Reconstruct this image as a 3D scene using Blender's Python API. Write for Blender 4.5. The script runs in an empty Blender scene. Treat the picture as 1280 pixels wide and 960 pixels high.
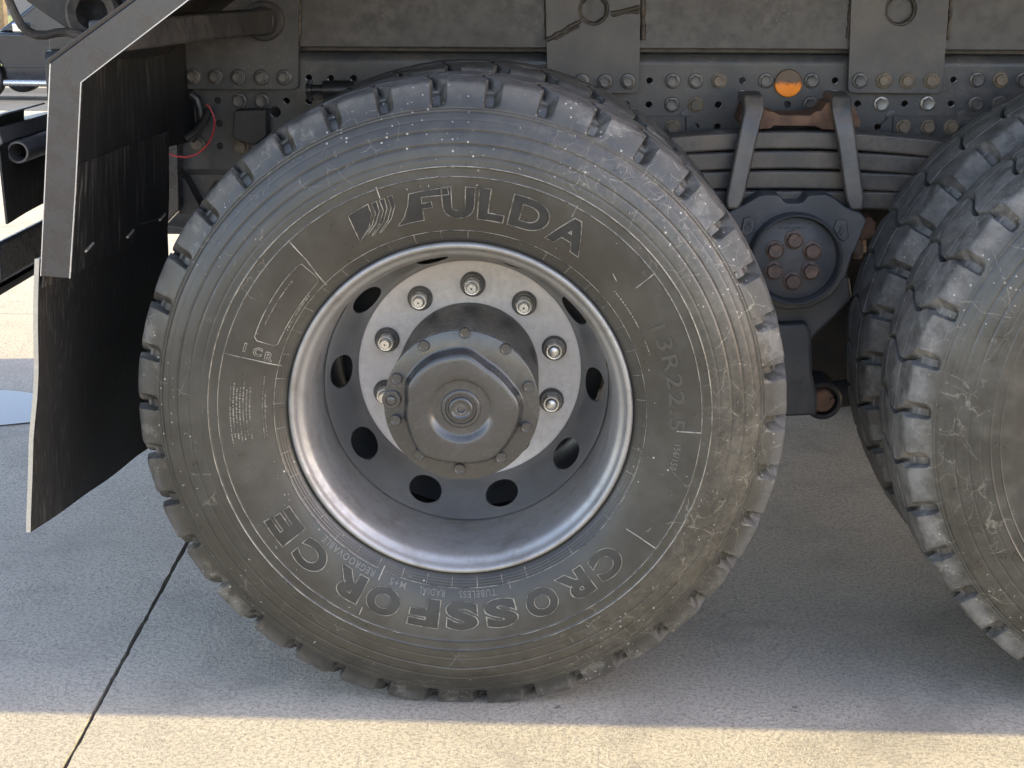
import bpy, bmesh, math, random
import numpy as np
from math import sin, cos, tan, pi, radians, hypot, atan2, sqrt
from mathutils import Vector, Matrix, noise
random.seed(7)
sc = bpy.context.scene
COL = sc.collection

# ------------------------------------------------------------------ camera
FPX, PITCH, YAW, ROLL = 1885.0, 0.2729, 0.0298, 0.0033
H = 0.558                                   # height of the wheel centre above the ground
CAM = Vector((0.164, -2.4937, 0.7513 + H))
_f = Vector((-sin(YAW)*cos(PITCH), cos(YAW)*cos(PITCH), -sin(PITCH)))
_r = _f.cross(Vector((0, 0, 1))).normalized()
_u = _r.cross(_f)
_r2 = cos(ROLL)*_r + sin(ROLL)*_u
_u2 = -sin(ROLL)*_r + cos(ROLL)*_u
cd = bpy.data.cameras.new('camera')
cam = bpy.data.objects.new('camera', cd)
COL.objects.link(cam)
m3 = Matrix((_r2, _u2, -_f)).transposed()
cam.matrix_world = Matrix.Translation(CAM) @ m3.to_4x4()
cd.sensor_width = 36.0
cd.lens = FPX/1280*36.0
cd.clip_start = 0.05
cd.clip_end = 2000
sc.camera = cam

def P(px, py, Y=None, Z=None):
    """world point seen at pixel (1280x960) of the reference, at depth Y or height Z"""
    d = _f + (px-640)/FPX*_r2 - (py-480)/FPX*_u2
    s = (Y-CAM.y)/d.y if Y is not None else (Z-CAM.z)/d.z
    return CAM + s*d

# ------------------------------------------------------------------ world, sun, exposure
SUN_EL, SUN_AZ = radians(33), radians(90)    # the sun stands along +x (to the right of the picture)
w = bpy.data.worlds.new("World"); sc.world = w; w.use_nodes = True
nt = w.node_tree
bg = nt.nodes['Background']
sky = nt.nodes.new('ShaderNodeTexSky'); sky.sky_type = 'NISHITA'; sky.sun_disc = False
sky.sun_elevation = SUN_EL; sky.sun_rotation = SUN_AZ
sky.air_density = 1.0; sky.dust_density = 0.9; sky.ozone_density = 0.9
wb = nt.nodes.new('ShaderNodeMix'); wb.data_type = 'RGBA'; wb.blend_type = 'MULTIPLY'; wb.inputs[0].default_value = 1.0; wb.inputs[7].default_value = (1.11, 0.945, 0.88, 1)   # the photograph's white balance, uniform
nt.links.new(sky.outputs[0], wb.inputs[6]); nt.links.new(wb.outputs[2], bg.inputs[0]); bg.inputs[1].default_value = 0.15
sl = bpy.data.lights.new('sun', 'SUN'); sl.energy = 2.0; sl.angle = radians(0.25); sl.color = (1.0, 0.84, 0.45)
so = bpy.data.objects.new('sun', sl); COL.objects.link(so)
sdir = Vector((cos(SUN_EL)*sin(SUN_AZ), cos(SUN_EL)*cos(SUN_AZ), sin(SUN_EL)))
so.rotation_euler = sdir.to_track_quat('Z', 'Y').to_euler()
so.location = (6, 0, 8)
vs = sc.view_settings
vs.view_transform = 'Standard'; vs.look = 'None'; vs.gamma = 1.0; vs.exposure = 2.32; vs.use_curve_mapping = False

# ------------------------------------------------------------------ materials
class NT:
    def __init__(s, name):
        s.m = bpy.data.materials.new(name); s.m.use_nodes = True
        s.t = s.m.node_tree; s.b = s.t.nodes['Principled BSDF']
    def n(s, typ, **kw):
        x = s.t.nodes.new('ShaderNode'+typ)
        for k, v in kw.items():
            if k in ('inputs',): continue
            setattr(x, k, v)
        return x
    def l(s, a, b): s.t.links.new(a, b)
    def coord(s, rnd=True, scale=(1, 1, 1)):
        tc = s.n('TexCoord'); out = tc.outputs['Object']
        if rnd:
            oi = s.n('ObjectInfo'); mu = s.n('Math', operation='MULTIPLY'); mu.inputs[1].default_value = 37.0
            s.l(oi.outputs['Random'], mu.inputs[0])
            ad = s.n('VectorMath', operation='ADD'); s.l(out, ad.inputs[0]); s.l(mu.outputs[0], ad.inputs[1]); out = ad.outputs[0]
        if scale != (1, 1, 1):
            ms = s.n('VectorMath', operation='MULTIPLY'); s.l(out, ms.inputs[0]); ms.inputs[1].default_value = scale; out = ms.outputs[0]
        return out
    def noise(s, vec, scale, detail=4, rough=0.55, dist=0.0):
        x = s.n('TexNoise'); x.inputs['Scale'].default_value = scale; x.inputs['Detail'].default_value = detail
        x.inputs['Roughness'].default_value = rough; x.inputs['Distortion'].default_value = dist
        s.l(vec, x.inputs['Vector']); return x.outputs['Fac']
    def ramp(s, fac, a, b, va=0.0, vb=1.0):
        x = s.n('MapRange'); x.inputs[1].default_value = a; x.inputs[2].default_value = b
        x.inputs[3].default_value = va; x.inputs[4].default_value = vb; x.interpolation_type = 'SMOOTHSTEP'
        s.l(fac, x.inputs[0]); return x.outputs[0]
    def math(s, op, a, b=None):
        x = s.n('Math', operation=op)
        for i, v in enumerate((a, b)):
            if v is None: continue
            if isinstance(v, (int, float)): x.inputs[i].default_value = v
            else: s.l(v, x.inputs[i])
        return x.outputs[0]
    def mix(s, fac, a, b):
        x = s.n('Mix', data_type='RGBA')
        if isinstance(fac, (int, float)): x.inputs[0].default_value = fac
        else: s.l(fac, x.inputs[0])
        for i, v in ((6, a), (7, b)):
            if isinstance(v, tuple): x.inputs[i].default_value = v if len(v) == 4 else (*v, 1)
            else: s.l(v, x.inputs[i])
        return x.outputs[2]
    def base(s, c):
        if isinstance(c, tuple): s.b.inputs['Base Color'].default_value = (*c, 1)
        else: s.l(c, s.b.inputs['Base Color'])
    def rough(s, c):
        if isinstance(c, (int, float)): s.b.inputs['Roughness'].default_value = c
        else: s.l(c, s.b.inputs['Roughness'])
    def set(s, k, v): s.b.inputs[k].default_value = v
    def bump(s, h, strength=0.3, dist=0.002):
        x = s.n('Bump'); x.inputs['Strength'].default_value = strength; x.inputs['Distance'].default_value = dist
        s.l(h, x.inputs['Height']); s.l(x.outputs[0], s.b.inputs['Normal'])
    def radius(s):
        tc = s.n('TexCoord'); sp = s.n('SeparateXYZ'); s.l(tc.outputs['Object'], sp.inputs[0])
        cb = s.n('CombineXYZ'); s.l(sp.outputs[0], cb.inputs[0]); s.l(sp.outputs[2], cb.inputs[2])
        ln = s.n('VectorMath', operation='LENGTH'); s.l(cb.outputs[0], ln.inputs[0]); return ln.outputs['Value'], sp

def paint(name, c, c2, rough=0.45, dirt=None, dirt_amt=0.5, scale=6, metallic=0.0, bump=0.15, spec=0.5, speck=0.0):
    k = NT(name); v = k.coord()
    n1 = k.noise(v, scale, 6, 0.6); n2 = k.noise(v, scale*9, 5, 0.65)
    col = k.mix(k.ramp(n1, 0.35, 0.68), c, c2)
    if dirt:
        f = k.math('MULTIPLY', k.ramp(k.math('ADD', k.math('MULTIPLY', n1, 0.5), k.math('MULTIPLY', n2, 0.5)), 0.42, 0.66), dirt_amt)
        col = k.mix(f, col, dirt)
    if speck:
        vo = k.n('TexVoronoi'); vo.inputs['Scale'].default_value = 120; k.l(v, vo.inputs['Vector'])
        f = k.math('MULTIPLY', k.ramp(vo.outputs['Distance'], 0.10, 0.16, 1, 0), k.ramp(n1, 0.5, 0.62))
        col = k.mix(k.math('MULTIPLY', f, speck), col, (0.3, 0.28, 0.25))
    k.base(col); k.rough(k.ramp(n2, 0.3, 0.7, rough-0.08, rough+0.12)); k.set('Metallic', metallic); k.set('Specular IOR Level', spec)
    k.bump(n2, bump, 0.001)
    return k.m

M = {}
M['rail'] = paint('chassis_paint', (0.044, 0.045, 0.048), (0.064, 0.064, 0.065), 0.40, (0.12, 0.105, 0.088), 0.5, 7, speck=0.8)
M['panel'] = paint('subframe_paint', (0.060, 0.056, 0.0535), (0.080, 0.076, 0.073), 0.42, (0.035, 0.032, 0.03), 0.5, 6, speck=0.5)
M['plate'] = paint('plate_paint', (0.052, 0.052, 0.054), (0.072, 0.071, 0.071), 0.40, (0.14, 0.115, 0.09), 0.5, 9)
M['bolt'] = paint('bolt_steel', (0.085, 0.082, 0.08), (0.13, 0.125, 0.12), 0.38, (0.2, 0.17, 0.13), 0.4, 40, 0.35)
M['bright_bolt'] = paint('bright_bolt_steel', (0.22, 0.215, 0.205), (0.32, 0.31, 0.295), 0.36, (0.2, 0.17, 0.13), 0.4, 40, 0.7)
M['dusty_bolt'] = paint('dusty_bolt_steel', (0.13, 0.11, 0.085), (0.2, 0.16, 0.115), 0.6, (0.24, 0.17, 0.10), 0.6, 50)
M['rust'] = paint('rusty_iron', (0.085, 0.046, 0.030), (0.16, 0.09, 0.058), 0.75, (0.23, 0.125, 0.07), 0.6, 22, bump=0.5)
M['dark_rust'] = paint('dark_rusty_crust', (0.022, 0.018, 0.015), (0.055, 0.045, 0.038), 0.7, (0.13, 0.11, 0.09), 0.6, 30, bump=0.9)
M['rust_bolt'] = paint('rusty_bolt', (0.09, 0.065, 0.055), (0.15, 0.105, 0.085), 0.6, (0.22, 0.14, 0.10), 0.6, 60, 0.2, bump=0.4)
M['spring'] = paint('spring_paint', (0.055, 0.054, 0.053), (0.088, 0.083, 0.077), 0.36, (0.16, 0.115, 0.08), 0.6, 9, speck=0.4)
M['cast'] = paint('cast_paint', (0.050, 0.053, 0.058), (0.070, 0.072, 0.076), 0.5, (0.12, 0.11, 0.10), 0.3, 14, bump=0.45)
M['black'] = paint('black_underbody', (0.020, 0.020, 0.021), (0.035, 0.034, 0.033), 0.55, (0.08, 0.07, 0.06), 0.4, 9)
M['weld'] = paint('weld_bead', (0.03, 0.026, 0.021), (0.06, 0.05, 0.04), 0.55, (0.07, 0.055, 0.04), 0.5, 40, bump=0.6)
M['guard'] = paint('mudguard_metal', (0.024, 0.0245, 0.027), (0.032, 0.032, 0.034), 0.27, None, 0, 4, spec=0.7)
M['beam'] = paint('beam_paint', (0.055, 0.055, 0.058), (0.08, 0.08, 0.082), 0.35, (0.15, 0.14, 0.12), 0.3, 6, spec=0.6)
M['drum'] = paint('hub_drum_paint', (0.055, 0.053, 0.05), (0.095, 0.088, 0.08), 0.45, (0.13, 0.115, 0.095), 0.5, 9)
M['nut'] = paint('nut_steel', (0.62, 0.60, 0.56), (0.78, 0.76, 0.73), 0.30, (0.22, 0.19, 0.15), 0.45, 60, 0.8)
M['washer'] = paint('washer_steel', (0.10, 0.10, 0.097), (0.16, 0.155, 0.15), 0.36, (0.2, 0.18, 0.15), 0.4, 50, 0.4)
M['disc_face'] = paint('disc_mount_face', (0.70, 0.65, 0.61), (0.80, 0.755, 0.72), 0.5, (0.45, 0.40, 0.35), 0.45, 8)
M['wire'] = paint('red_wire', (0.45, 0.03, 0.04), (0.5, 0.05, 0.06), 0.4)
M['hose'] = paint('black_hose', (0.015, 0.015, 0.016), (0.025, 0.025, 0.026), 0.35)
M['zinc'] = paint('zinc_steel', (0.5, 0.5, 0.5), (0.65, 0.65, 0.65), 0.35, metallic=0.8)
M['cover'] = paint('hub_cover_paint', (0.036, 0.0358, 0.0345), (0.043, 0.0425, 0.0405), 0.22, (0.058, 0.056, 0.051), 0.3, 6, bump=0.03, spec=0.7)

def steel_wheel():
    k = NT('silver_wheel_paint'); v = k.coord()
    n1 = k.noise(v, 5, 6, 0.6); n2 = k.noise(v, 60, 6, 0.7); n3 = k.noise(v, 700, 2)
    col = k.mix(k.ramp(n1, 0.35, 0.7), (0.27, 0.27, 0.268), (0.34, 0.335, 0.325))
    col = k.mix(k.math('MULTIPLY', k.ramp(k.noise(v, 13, 7, 0.72), 0.48, 0.68), 0.55), col, (0.15, 0.135, 0.11))
    col = k.mix(k.math('MULTIPLY', k.ramp(n2, 0.5, 0.72), 0.35), col, (0.20, 0.175, 0.14))
    k.base(col); k.set('Metallic', 0.55); k.rough(k.ramp(n2, 0.3, 0.7, 0.36, 0.50)); k.bump(n3, 0.12, 0.0006)
    return k.m
M['wheel'] = steel_wheel()
def disc_mat():
    k = NT('wheel_disc_paint'); v = k.coord()
    n1 = k.noise(v, 6, 6, 0.6); n2 = k.noise(v, 50, 6, 0.7)
    col = k.mix(k.ramp(n1, 0.35, 0.7), (0.19, 0.19, 0.19), (0.235, 0.232, 0.225))
    col = k.mix(k.math('MULTIPLY', k.ramp(n2, 0.5, 0.72), 0.3), col, (0.16, 0.13, 0.10))
    k.base(col); k.set('Metallic', 0.25); k.rough(0.33); k.bump(n2, 0.05, 0.0006)
    return k.m
M['disc'] = disc_mat()

def rubber(name, dusty=1.0, scratch=1.0, cover=0.0):
    k = NT(name); v = k.coord(); rad, sp = k.radius()
    n1 = k.noise(v, 4.5, 7, 0.62); n2 = k.noise(v, 28, 7, 0.65); n3 = k.noise(v, 260, 4, 0.6)
    col = k.mix(k.ramp(n1, 0.25, 0.75), (0.027, 0.026, 0.0225), (0.037, 0.0355, 0.030))
    # dust film
    f = k.math('MULTIPLY', k.ramp(k.math('ADD', k.math('MULTIPLY', n1, 0.6), k.math('MULTIPLY', n2, 0.4)), 0.42, 0.66), 0.40*dusty)
    col = k.mix(f, col, (0.074, 0.070, 0.058))
    # worn grey tread shoulder
    tread = k.ramp(rad, 0.530, 0.566) if not cover else k.ramp(rad, 0.515, 0.548)
    f = k.math('MULTIPLY', tread, k.ramp(n2, 0.36, 0.66, 0.25, 0.85))
    col = k.mix(f, col, (0.165, 0.160, 0.151) if cover else (0.100, 0.097, 0.091))
    # pale dust and painted grazing sun on the shoulder
    f = k.math('MULTIPLY', k.math('MULTIPLY', k.ramp(rad, 0.515, 0.535), k.ramp(k.noise(v, 11, 6, 0.7), 0.53, 0.64)), 0.34)
    col = k.mix(f, col, (0.25, 0.235, 0.205))
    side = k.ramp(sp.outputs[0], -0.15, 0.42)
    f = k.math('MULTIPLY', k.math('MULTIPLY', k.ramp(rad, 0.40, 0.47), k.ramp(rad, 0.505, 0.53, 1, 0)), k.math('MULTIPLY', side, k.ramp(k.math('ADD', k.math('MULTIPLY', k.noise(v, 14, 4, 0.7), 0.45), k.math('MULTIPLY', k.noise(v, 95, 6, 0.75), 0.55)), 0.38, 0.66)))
    col = k.mix(k.math('MULTIPLY', f, 0.34*min(1.2, dusty)), col, (0.17, 0.153, 0.115))  # tan tint growing to the right paints grazing sun over real dust
    # stone speckles
    vo = k.n('TexVoronoi'); vo.inputs['Scale'].default_value = 120; k.l(v, vo.inputs['Vector'])
    vs_ = k.n('SeparateColor'); k.l(vo.outputs['Color'], vs_.inputs[0])
    sz = k.math('MULTIPLY', k.math('POWER', vs_.outputs[0], 3.0), 0.24)
    f = k.math('LESS_THAN', vo.outputs['Distance'], sz)
    reg = k.ramp(k.math('ADD', k.noise(v, 5.5, 3), k.ramp(rad, 0.40, 0.50, -0.12, 0.05)), 0.46, 0.58)
    col = k.mix(k.math('MULTIPLY', k.math('MULTIPLY', f, reg), 0.75*scratch), col, (0.42, 0.40, 0.35))
    # scuff network
    dv = k.n('TexNoise'); dv.inputs['Scale'].default_value = 14; dv.inputs['Detail'].default_value = 5; k.l(v, dv.inputs['Vector'])
    ad = k.n('VectorMath', operation='SCALE'); ad.inputs['Scale'].default_value = 0.055; k.l(dv.outputs['Color'], ad.inputs[0])
    a2 = k.n('VectorMath', operation='ADD'); k.l(v, a2.inputs[0]); k.l(ad.outputs[0], a2.inputs[1])
    for sc_, th, amt in ((8, 0.009, 0.7), (15, 0.010, 0.6), (29, 0.014, 0.6)):
        ve = k.n('TexVoronoi', feature='DISTANCE_TO_EDGE'); ve.inputs['Scale'].default_value = sc_; k.l(a2.outputs[0], ve.inputs['Vector'])
        f = k.ramp(ve.outputs['Distance'], th*0.35, th, 1, 0)
        br = k.ramp(k.noise(v, 30, 6, 0.75), 0.44, 0.56)
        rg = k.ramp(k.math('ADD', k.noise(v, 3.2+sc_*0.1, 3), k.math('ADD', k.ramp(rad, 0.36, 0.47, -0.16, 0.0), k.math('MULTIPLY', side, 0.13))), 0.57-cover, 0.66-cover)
        f = k.math('MULTIPLY', k.math('MULTIPLY', f, br), rg)
        col = k.mix(k.math('MULTIPLY', f, amt*scratch*0.48), col, (0.36, 0.335, 0.27))
    # radial chalky streaks, short
    k.base(col); k.rough(k.math('ADD', k.ramp(n2, 0.3, 0.7, 0.27, 0.42), k.math('MULTIPLY', tread, 0.30))); k.set('Specular IOR Level', 0.5)
    h = k.math('ADD', k.math('MULTIPLY', n3, 0.35), k.math('MULTIPLY', n2, 0.8))
    h = k.math('ADD', h, k.math('MULTIPLY', k.math('MULTIPLY', tread, k.noise(v, 60, 6, 0.75)), 2.2)); k.bump(h, 0.16, 0.0018)
    return k.m
M['tyre'] = rubber('tyre_rubber')
M['scuffed'] = rubber('scuffed_tyre_rubber', 2.2, 0.8, 0.13)
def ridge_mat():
    k = NT('glint_rubber_edge'); v = k.coord(); n = k.noise(v, 45, 5, 0.7)
    k.base(k.mix(k.ramp(n, 0.3, 0.65), (0.055, 0.052, 0.043), (0.29, 0.275, 0.23))); k.rough(0.35)  # pale patches paint sun glints on to the raised rubber
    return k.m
M['ridge'] = ridge_mat()
def edge_mat():
    k = NT('letter_edge_rubber'); v = k.coord(); n = k.noise(v, 38, 5, 0.75)
    k.base(k.mix(k.ramp(n, 0.36, 0.62), (0.040, 0.038, 0.033), (0.26, 0.245, 0.205))); k.rough(0.36)  # outlines lightened in patches to paint glints along the letters
    return k.m
M['edge'] = edge_mat()
M['text'] = paint('small_text_rubber', (0.105, 0.10, 0.085), (0.13, 0.122, 0.105), 0.4)
M['code'] = paint('size_code_rubber', (0.050, 0.048, 0.042), (0.062, 0.059, 0.051), 0.34)
def face_mat():
    k = NT('letter_face_rubber'); v = k.coord(False); 
    wv = k.n('TexWave'); wv.inputs['Scale'].default_value = 190; wv.inputs['Distortion'].default_value = 0.3; wv.bands_direction = 'Z'; k.l(v, wv.inputs['Vector'])
    n = k.noise(v, 30, 5)
    k.base(k.mix(k.ramp(n, 0.35, 0.7), (0.011, 0.0105, 0.0095), (0.021, 0.020, 0.017))); k.rough(0.6); k.bump(wv.outputs['Fac'], 0.4, 0.0008)
    return k.m
M['face'] = face_mat()
M['plain_face'] = paint('letter_plain_rubber', (0.012, 0.0115, 0.010), (0.018, 0.017, 0.0145), 0.40, (0.05, 0.046, 0.036), 0.3, 16)

def liner_mat(name, vertical=(85, 85, 3.5), amt=.48):
    k = NT(name); tc = k.coord(True, vertical)
    n = k.noise(tc, 1.0, 6, 0.7, 0.4); v = k.coord(); n2 = k.noise(v, 3.5, 4); n3 = k.noise(v, 120, 3)
    f = k.math('MULTIPLY', k.ramp(n, 0.50, 0.70), k.ramp(n2, 0.34, 0.62, 0.15, 1.0))
    k.base(k.mix(k.math('MULTIPLY', f, amt), (0.0095, 0.0095, 0.0092), (0.22, 0.205, 0.175)))
    k.rough(0.55); k.bump(k.math('ADD', n, n3), 0.3, 0.0015)
    return k.m
M['liner'] = liner_mat('scratched_liner_rubber')
M['flap'] = liner_mat('mud_flap_rubber', (170, 170, 22), .22)
M['flap_edge'] = paint('pale_rubber_edge', (0.35, 0.33, 0.27), (0.45, 0.42, 0.35), 0.7, (0.2, 0.19, 0.16), 0.4, 20)  # pale tone paints the sunlit rim of the mud flap

def reflector_mat():
    k = NT('amber_reflector'); v = k.coord(False); tc = k.n('TexCoord'); sp = k.n('SeparateXYZ'); k.l(tc.outputs['Object'], sp.inputs[0])
    n = k.noise(v, 160, 4, 0.7)
    f = k.ramp(k.math('ADD', k.math('MULTIPLY', sp.outputs[2], 40), k.math('MULTIPLY', n, 1.0)), 0.2, 0.75)  # light painted by height: ground-lit orange below, darkened top
    k.base(k.mix(f, (1.0, 0.27, 0.012), (0.09, 0.055, 0.035))); k.rough(0.3); k.set('Specular IOR Level', 0.4)
    return k.m
M['amber'] = reflector_mat()

def concrete():
    k = NT('broomed_concrete'); tc = k.n('TexCoord'); v = tc.outputs['Object']
    big = k.noise(v, 0.7, 5, 0.6); mid = k.noise(v, 4.5, 6, 0.65); fine = k.noise(v, 120, 6, 0.75); grit = k.noise(v, 330, 3, 0.7)
    # swirling trowel strokes: the coordinates turn with a slow noise, then the noise is stretched
    wn = k.n('TexNoise'); wn.inputs['Scale'].default_value = 2.2; wn.inputs['Detail'].default_value = 2; k.l(v, wn.inputs['Vector'])
    sb = k.n('VectorMath', operation='SUBTRACT'); k.l(wn.outputs['Color'], sb.inputs[0]); sb.inputs[1].default_value = (0.5, 0.5, 0.5)
    ws = k.n('VectorMath', operation='SCALE'); ws.inputs['Scale'].default_value = 0.75; k.l(sb.outputs[0], ws.inputs[0])
    rt = k.n('VectorMath', operation='ADD'); k.l(v, rt.inputs[0]); k.l(ws.outputs[0], rt.inputs[1])
    st = k.n('VectorMath', operation='MULTIPLY'); k.l(rt.outputs[0], st.inputs[0]); st.inputs[1].default_value = (60, 170, 1)
    stroke = k.noise(st.outputs[0], 1.0, 5, 0.7)
    col = k.mix(k.ramp(big, 0.35, 0.7), (0.46, 0.405, 0.33), (0.52, 0.465, 0.385))
    col = k.mix(k.math('MULTIPLY', k.ramp(mid, 0.46, 0.70), 0.55), col, (0.29, 0.265, 0.225))
    col = k.mix(k.math('MULTIPLY', k.ramp(stroke, 0.47, 0.66), 0.50), col, (0.17, 0.158, 0.135))
    col = k.mix(k.math('MULTIPLY', k.ramp(fine, 0.46, 0.62), 0.75), col, (0.19, 0.175, 0.145))
    col = k.mix(k.math('MULTIPLY', k.ramp(grit, 0.48, 0.66), 0.60), col, (0.66, 0.60, 0.49))
    # tyre scuffs and oil spots
    vo = k.noise(v, 9, 5, 0.75, 0.8)
    col = k.mix(k.math('MULTIPLY', k.ramp(vo, 0.67, 0.73), 0.8), col, (0.07, 0.066, 0.06))
    stain = k.noise(v, 1.9, 6, 0.7, 0.5)
    col = k.mix(k.math('MULTIPLY', k.ramp(stain, 0.55, 0.68), 0.35), col, (0.20, 0.185, 0.16))
    k.base(col); k.rough(0.82); k.set('Specular IOR Level', 0.25)
    h = k.math('ADD', k.math('MULTIPLY', stroke, 0.6), k.math('MULTIPLY', fine, 1.6))
    h = k.math('ADD', h, k.math('MULTIPLY', grit, 0.5))
    k.bump(h, 0.9, 0.005)
    return k.m
M['concrete'] = concrete()
M['soil'] = paint('dark_joint_dirt', (0.012, 0.011, 0.010), (0.02, 0.018, 0.016), 0.9)
M['road'] = paint('asphalt', (0.07, 0.07, 0.072), (0.1, 0.1, 0.1), 0.85, None, 0, 3)
M['grass'] = paint('grass_green', (0.10, 0.14, 0.03), (0.17, 0.18, 0.05), 0.9, (0.22, 0.2, 0.08), 0.5, 3)
M['leaf'] = paint('tree_leaf', (0.06, 0.10, 0.03), (0.11, 0.15, 0.045), 0.6, None, 0, 0.8)
M['bark'] = paint('tree_bark', (0.09, 0.07, 0.05), (0.14, 0.11, 0.08), 0.85, None, 0, 5)
M['car'] = paint('car_paint', (0.045, 0.05, 0.06), (0.05, 0.056, 0.066), 0.08, None, 0, 2, metallic=0.6, bump=0.0, spec=0.7)
M['glass'] = paint('car_glass', (0.03, 0.04, 0.045), (0.035, 0.045, 0.05), 0.03, None, 0, 2, bump=0.0, spec=0.8)
M['chrome'] = paint('satin_chrome', (0.6, 0.61, 0.63), (0.68, 0.69, 0.7), 0.18, None, 0, 5, metallic=0.9, bump=0)
M['plainrubber'] = paint('car_tyre_rubber', (0.02, 0.02, 0.02), (0.03, 0.03, 0.03), 0.6)
M['body'] = paint('tipper_body_paint', (0.05, 0.05, 0.053), (0.075, 0.073, 0.07), 0.4, (0.14, 0.12, 0.1), 0.3, 2)
def water():
    k = NT('puddle_water'); v = k.coord(); n = k.noise(v, 3, 2)
    k.base((0.03, 0.03, 0.03)); k.rough(0.03); k.set('IOR', 1.33); k.set('Specular IOR Level', 0.9); k.bump(n, 0.03, 0.002); return k.m
M['water'] = water()

# ------------------------------------------------------------------ mesh helpers
class MB:
    def __init__(s): s.v = []; s.f = []; s.mi = []; s.cur = 0
    def add(s, vs, fs):
        o = len(s.v); s.v += [tuple(x) for x in vs]; s.f += [tuple(i+o for i in f) for f in fs]; s.mi += [s.cur]*len(fs)
        return s
    def m(s, i): s.cur = i; return s
    def box(s, a, b):
        (x0, y0, z0), (x1, y1, z1) = a, b
        return s.add([(x0,y0,z0),(x1,y0,z0),(x1,y1,z0),(x0,y1,z0),(x0,y0,z1),(x1,y0,z1),(x1,y1,z1),(x0,y1,z1)],
                     [(0,3,2,1),(4,5,6,7),(0,1,5,4),(1,2,6,5),(2,3,7,6),(3,0,4,7)])
    def prism(s, pts, y0, y1):
        """polygon of (x,z) between depths y0 and y1"""
        n = len(pts)
        v = [(x, y0, z) for x, z in pts]+[(x, y1, z) for x, z in pts]
        return s.add(v, [tuple(range(n)), tuple(range(2*n-1, n-1, -1))]+[(i, i+n, (i+1) % n+n, (i+1) % n) for i in range(n)])
    def lathe(s, prof, seg=64, c=(0, 0, 0), caps=(False, False), rfun=None):
        n = len(prof); v = []; f = []
        for i in range(seg):
            a = 2*pi*i/seg
            for r, y in prof:
                rr = r if rfun is None else rfun(r, a, y)
                v.append((c[0]+rr*sin(a), c[1]+y, c[2]+rr*cos(a)))
        for i in range(seg):
            j = (i+1) % seg
            for q in range(n-1): f.append((i*n+q, j*n+q, j*n+q+1, i*n+q+1))
        if caps[0]: f.append(tuple(i*n for i in range(seg)))
        if caps[1]: f.append(tuple(i*n+n-1 for i in range(seg-1, -1, -1)))
        return s.add(v, f)
    def tube(s, pts, r, seg=8, caps=True, closed=False):
        pts = [Vector(p) for p in pts]; n = len(pts); v = []; f = []
        rr = r if hasattr(r, '__len__') else [r]*n
        up = Vector((0, 0, 1)); N = None
        for i, p in enumerate(pts):
            if closed: t = (pts[(i+1) % n]-pts[i-1]).normalized()
            else: t = (pts[min(i+1, n-1)]-pts[max(i-1, 0)]).normalized()
            if N is None:
                N = t.cross(up if abs(t.z) < .9 else Vector((0, 1, 0))).normalized()
            else:
                N = (N-t*N.dot(t)).normalized()
            B = t.cross(N)
            for k in range(seg):
                a = 2*pi*k/seg; v.append(p+rr[i]*(cos(a)*N+sin(a)*B))
        for i in range(n if closed else n-1):
            j = (i+1) % n
            for k in range(seg):
                q = (k+1) % seg; f.append((i*seg+k, i*seg+q, j*seg+q, j*seg+k))
        if caps and not closed: f += [tuple(range(seg-1, -1, -1)), tuple((n-1)*seg+k for k in range(seg))]
        return s.add(v, f)
    def strip(s, path, wdir, w, tdir, t):
        """bar of rectangular section swept along a path; wdir/tdir: fixed or per-point axes"""
        n = len(path); v = []; f = []
        for i, p in enumerate(path):
            p = Vector(p); W = Vector(wdir[i] if isinstance(wdir, list) else wdir).normalized(); T = Vector(tdir[i] if isinstance(tdir, list) else tdir).normalized()
            ww = w[i] if isinstance(w, (list, tuple)) else w
            for a, b in ((-1,-1),(1,-1),(1,1),(-1,1)): v.append(p+W*a*ww/2+T*b*t/2)
        for i in range(n-1):
            for k in range(4):
                q = (k+1) % 4; f.append((i*4+k, i*4+q, i*4+4+q, i*4+4+k))
        f += [(3,2,1,0), tuple((n-1)*4+k for k in range(4))]
        return s.add(v, f)
    def mesh(s, name, mats, smooth=35):
        me = bpy.data.meshes.new(name); me.from_pydata(s.v, [], s.f)
        for m in (mats if isinstance(mats, (list, tuple)) else [mats]): me.materials.append(M[m])
        me.polygons.foreach_set('material_index', s.mi)
        bm = bmesh.new(); bm.from_mesh(me); bmesh.ops.recalc_face_normals(bm, faces=bm.faces); bm.to_mesh(me); bm.free()
        if smooth:
            me.shade_smooth(); me.set_sharp_from_angle(angle=radians(smooth))
        return me
    def build(s, name, mats, parent=None, loc=(0, 0, 0), smooth=35, bevel=0):
        return put(name, s.mesh(name, mats, smooth), parent, loc, bevel)

def put(name, me, parent=None, loc=(0, 0, 0), bevel=0, rot=None):
    o = bpy.data.objects.new(name, me); COL.objects.link(o); o.location = loc
    if rot: o.rotation_euler = rot
    if parent: o.parent = parent
    if bevel:
        b = o.modifiers.new('bevel', 'BEVEL'); b.width = bevel; b.segments = 2; b.limit_method = 'ANGLE'; b.angle_limit = radians(40)
        b.harden_normals = True
    return o
def empty(name, loc=(0, 0, 0)):
    o = bpy.data.objects.new(name, None); COL.objects.link(o); o.location = loc; o.empty_display_size = .2; return o
def tag(o, label=None, cat=None, group=None, kind=None):
    for k, v in (('label', label), ('category', cat), ('group', group), ('kind', kind)):
        if v: o[k] = v
    return o

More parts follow.
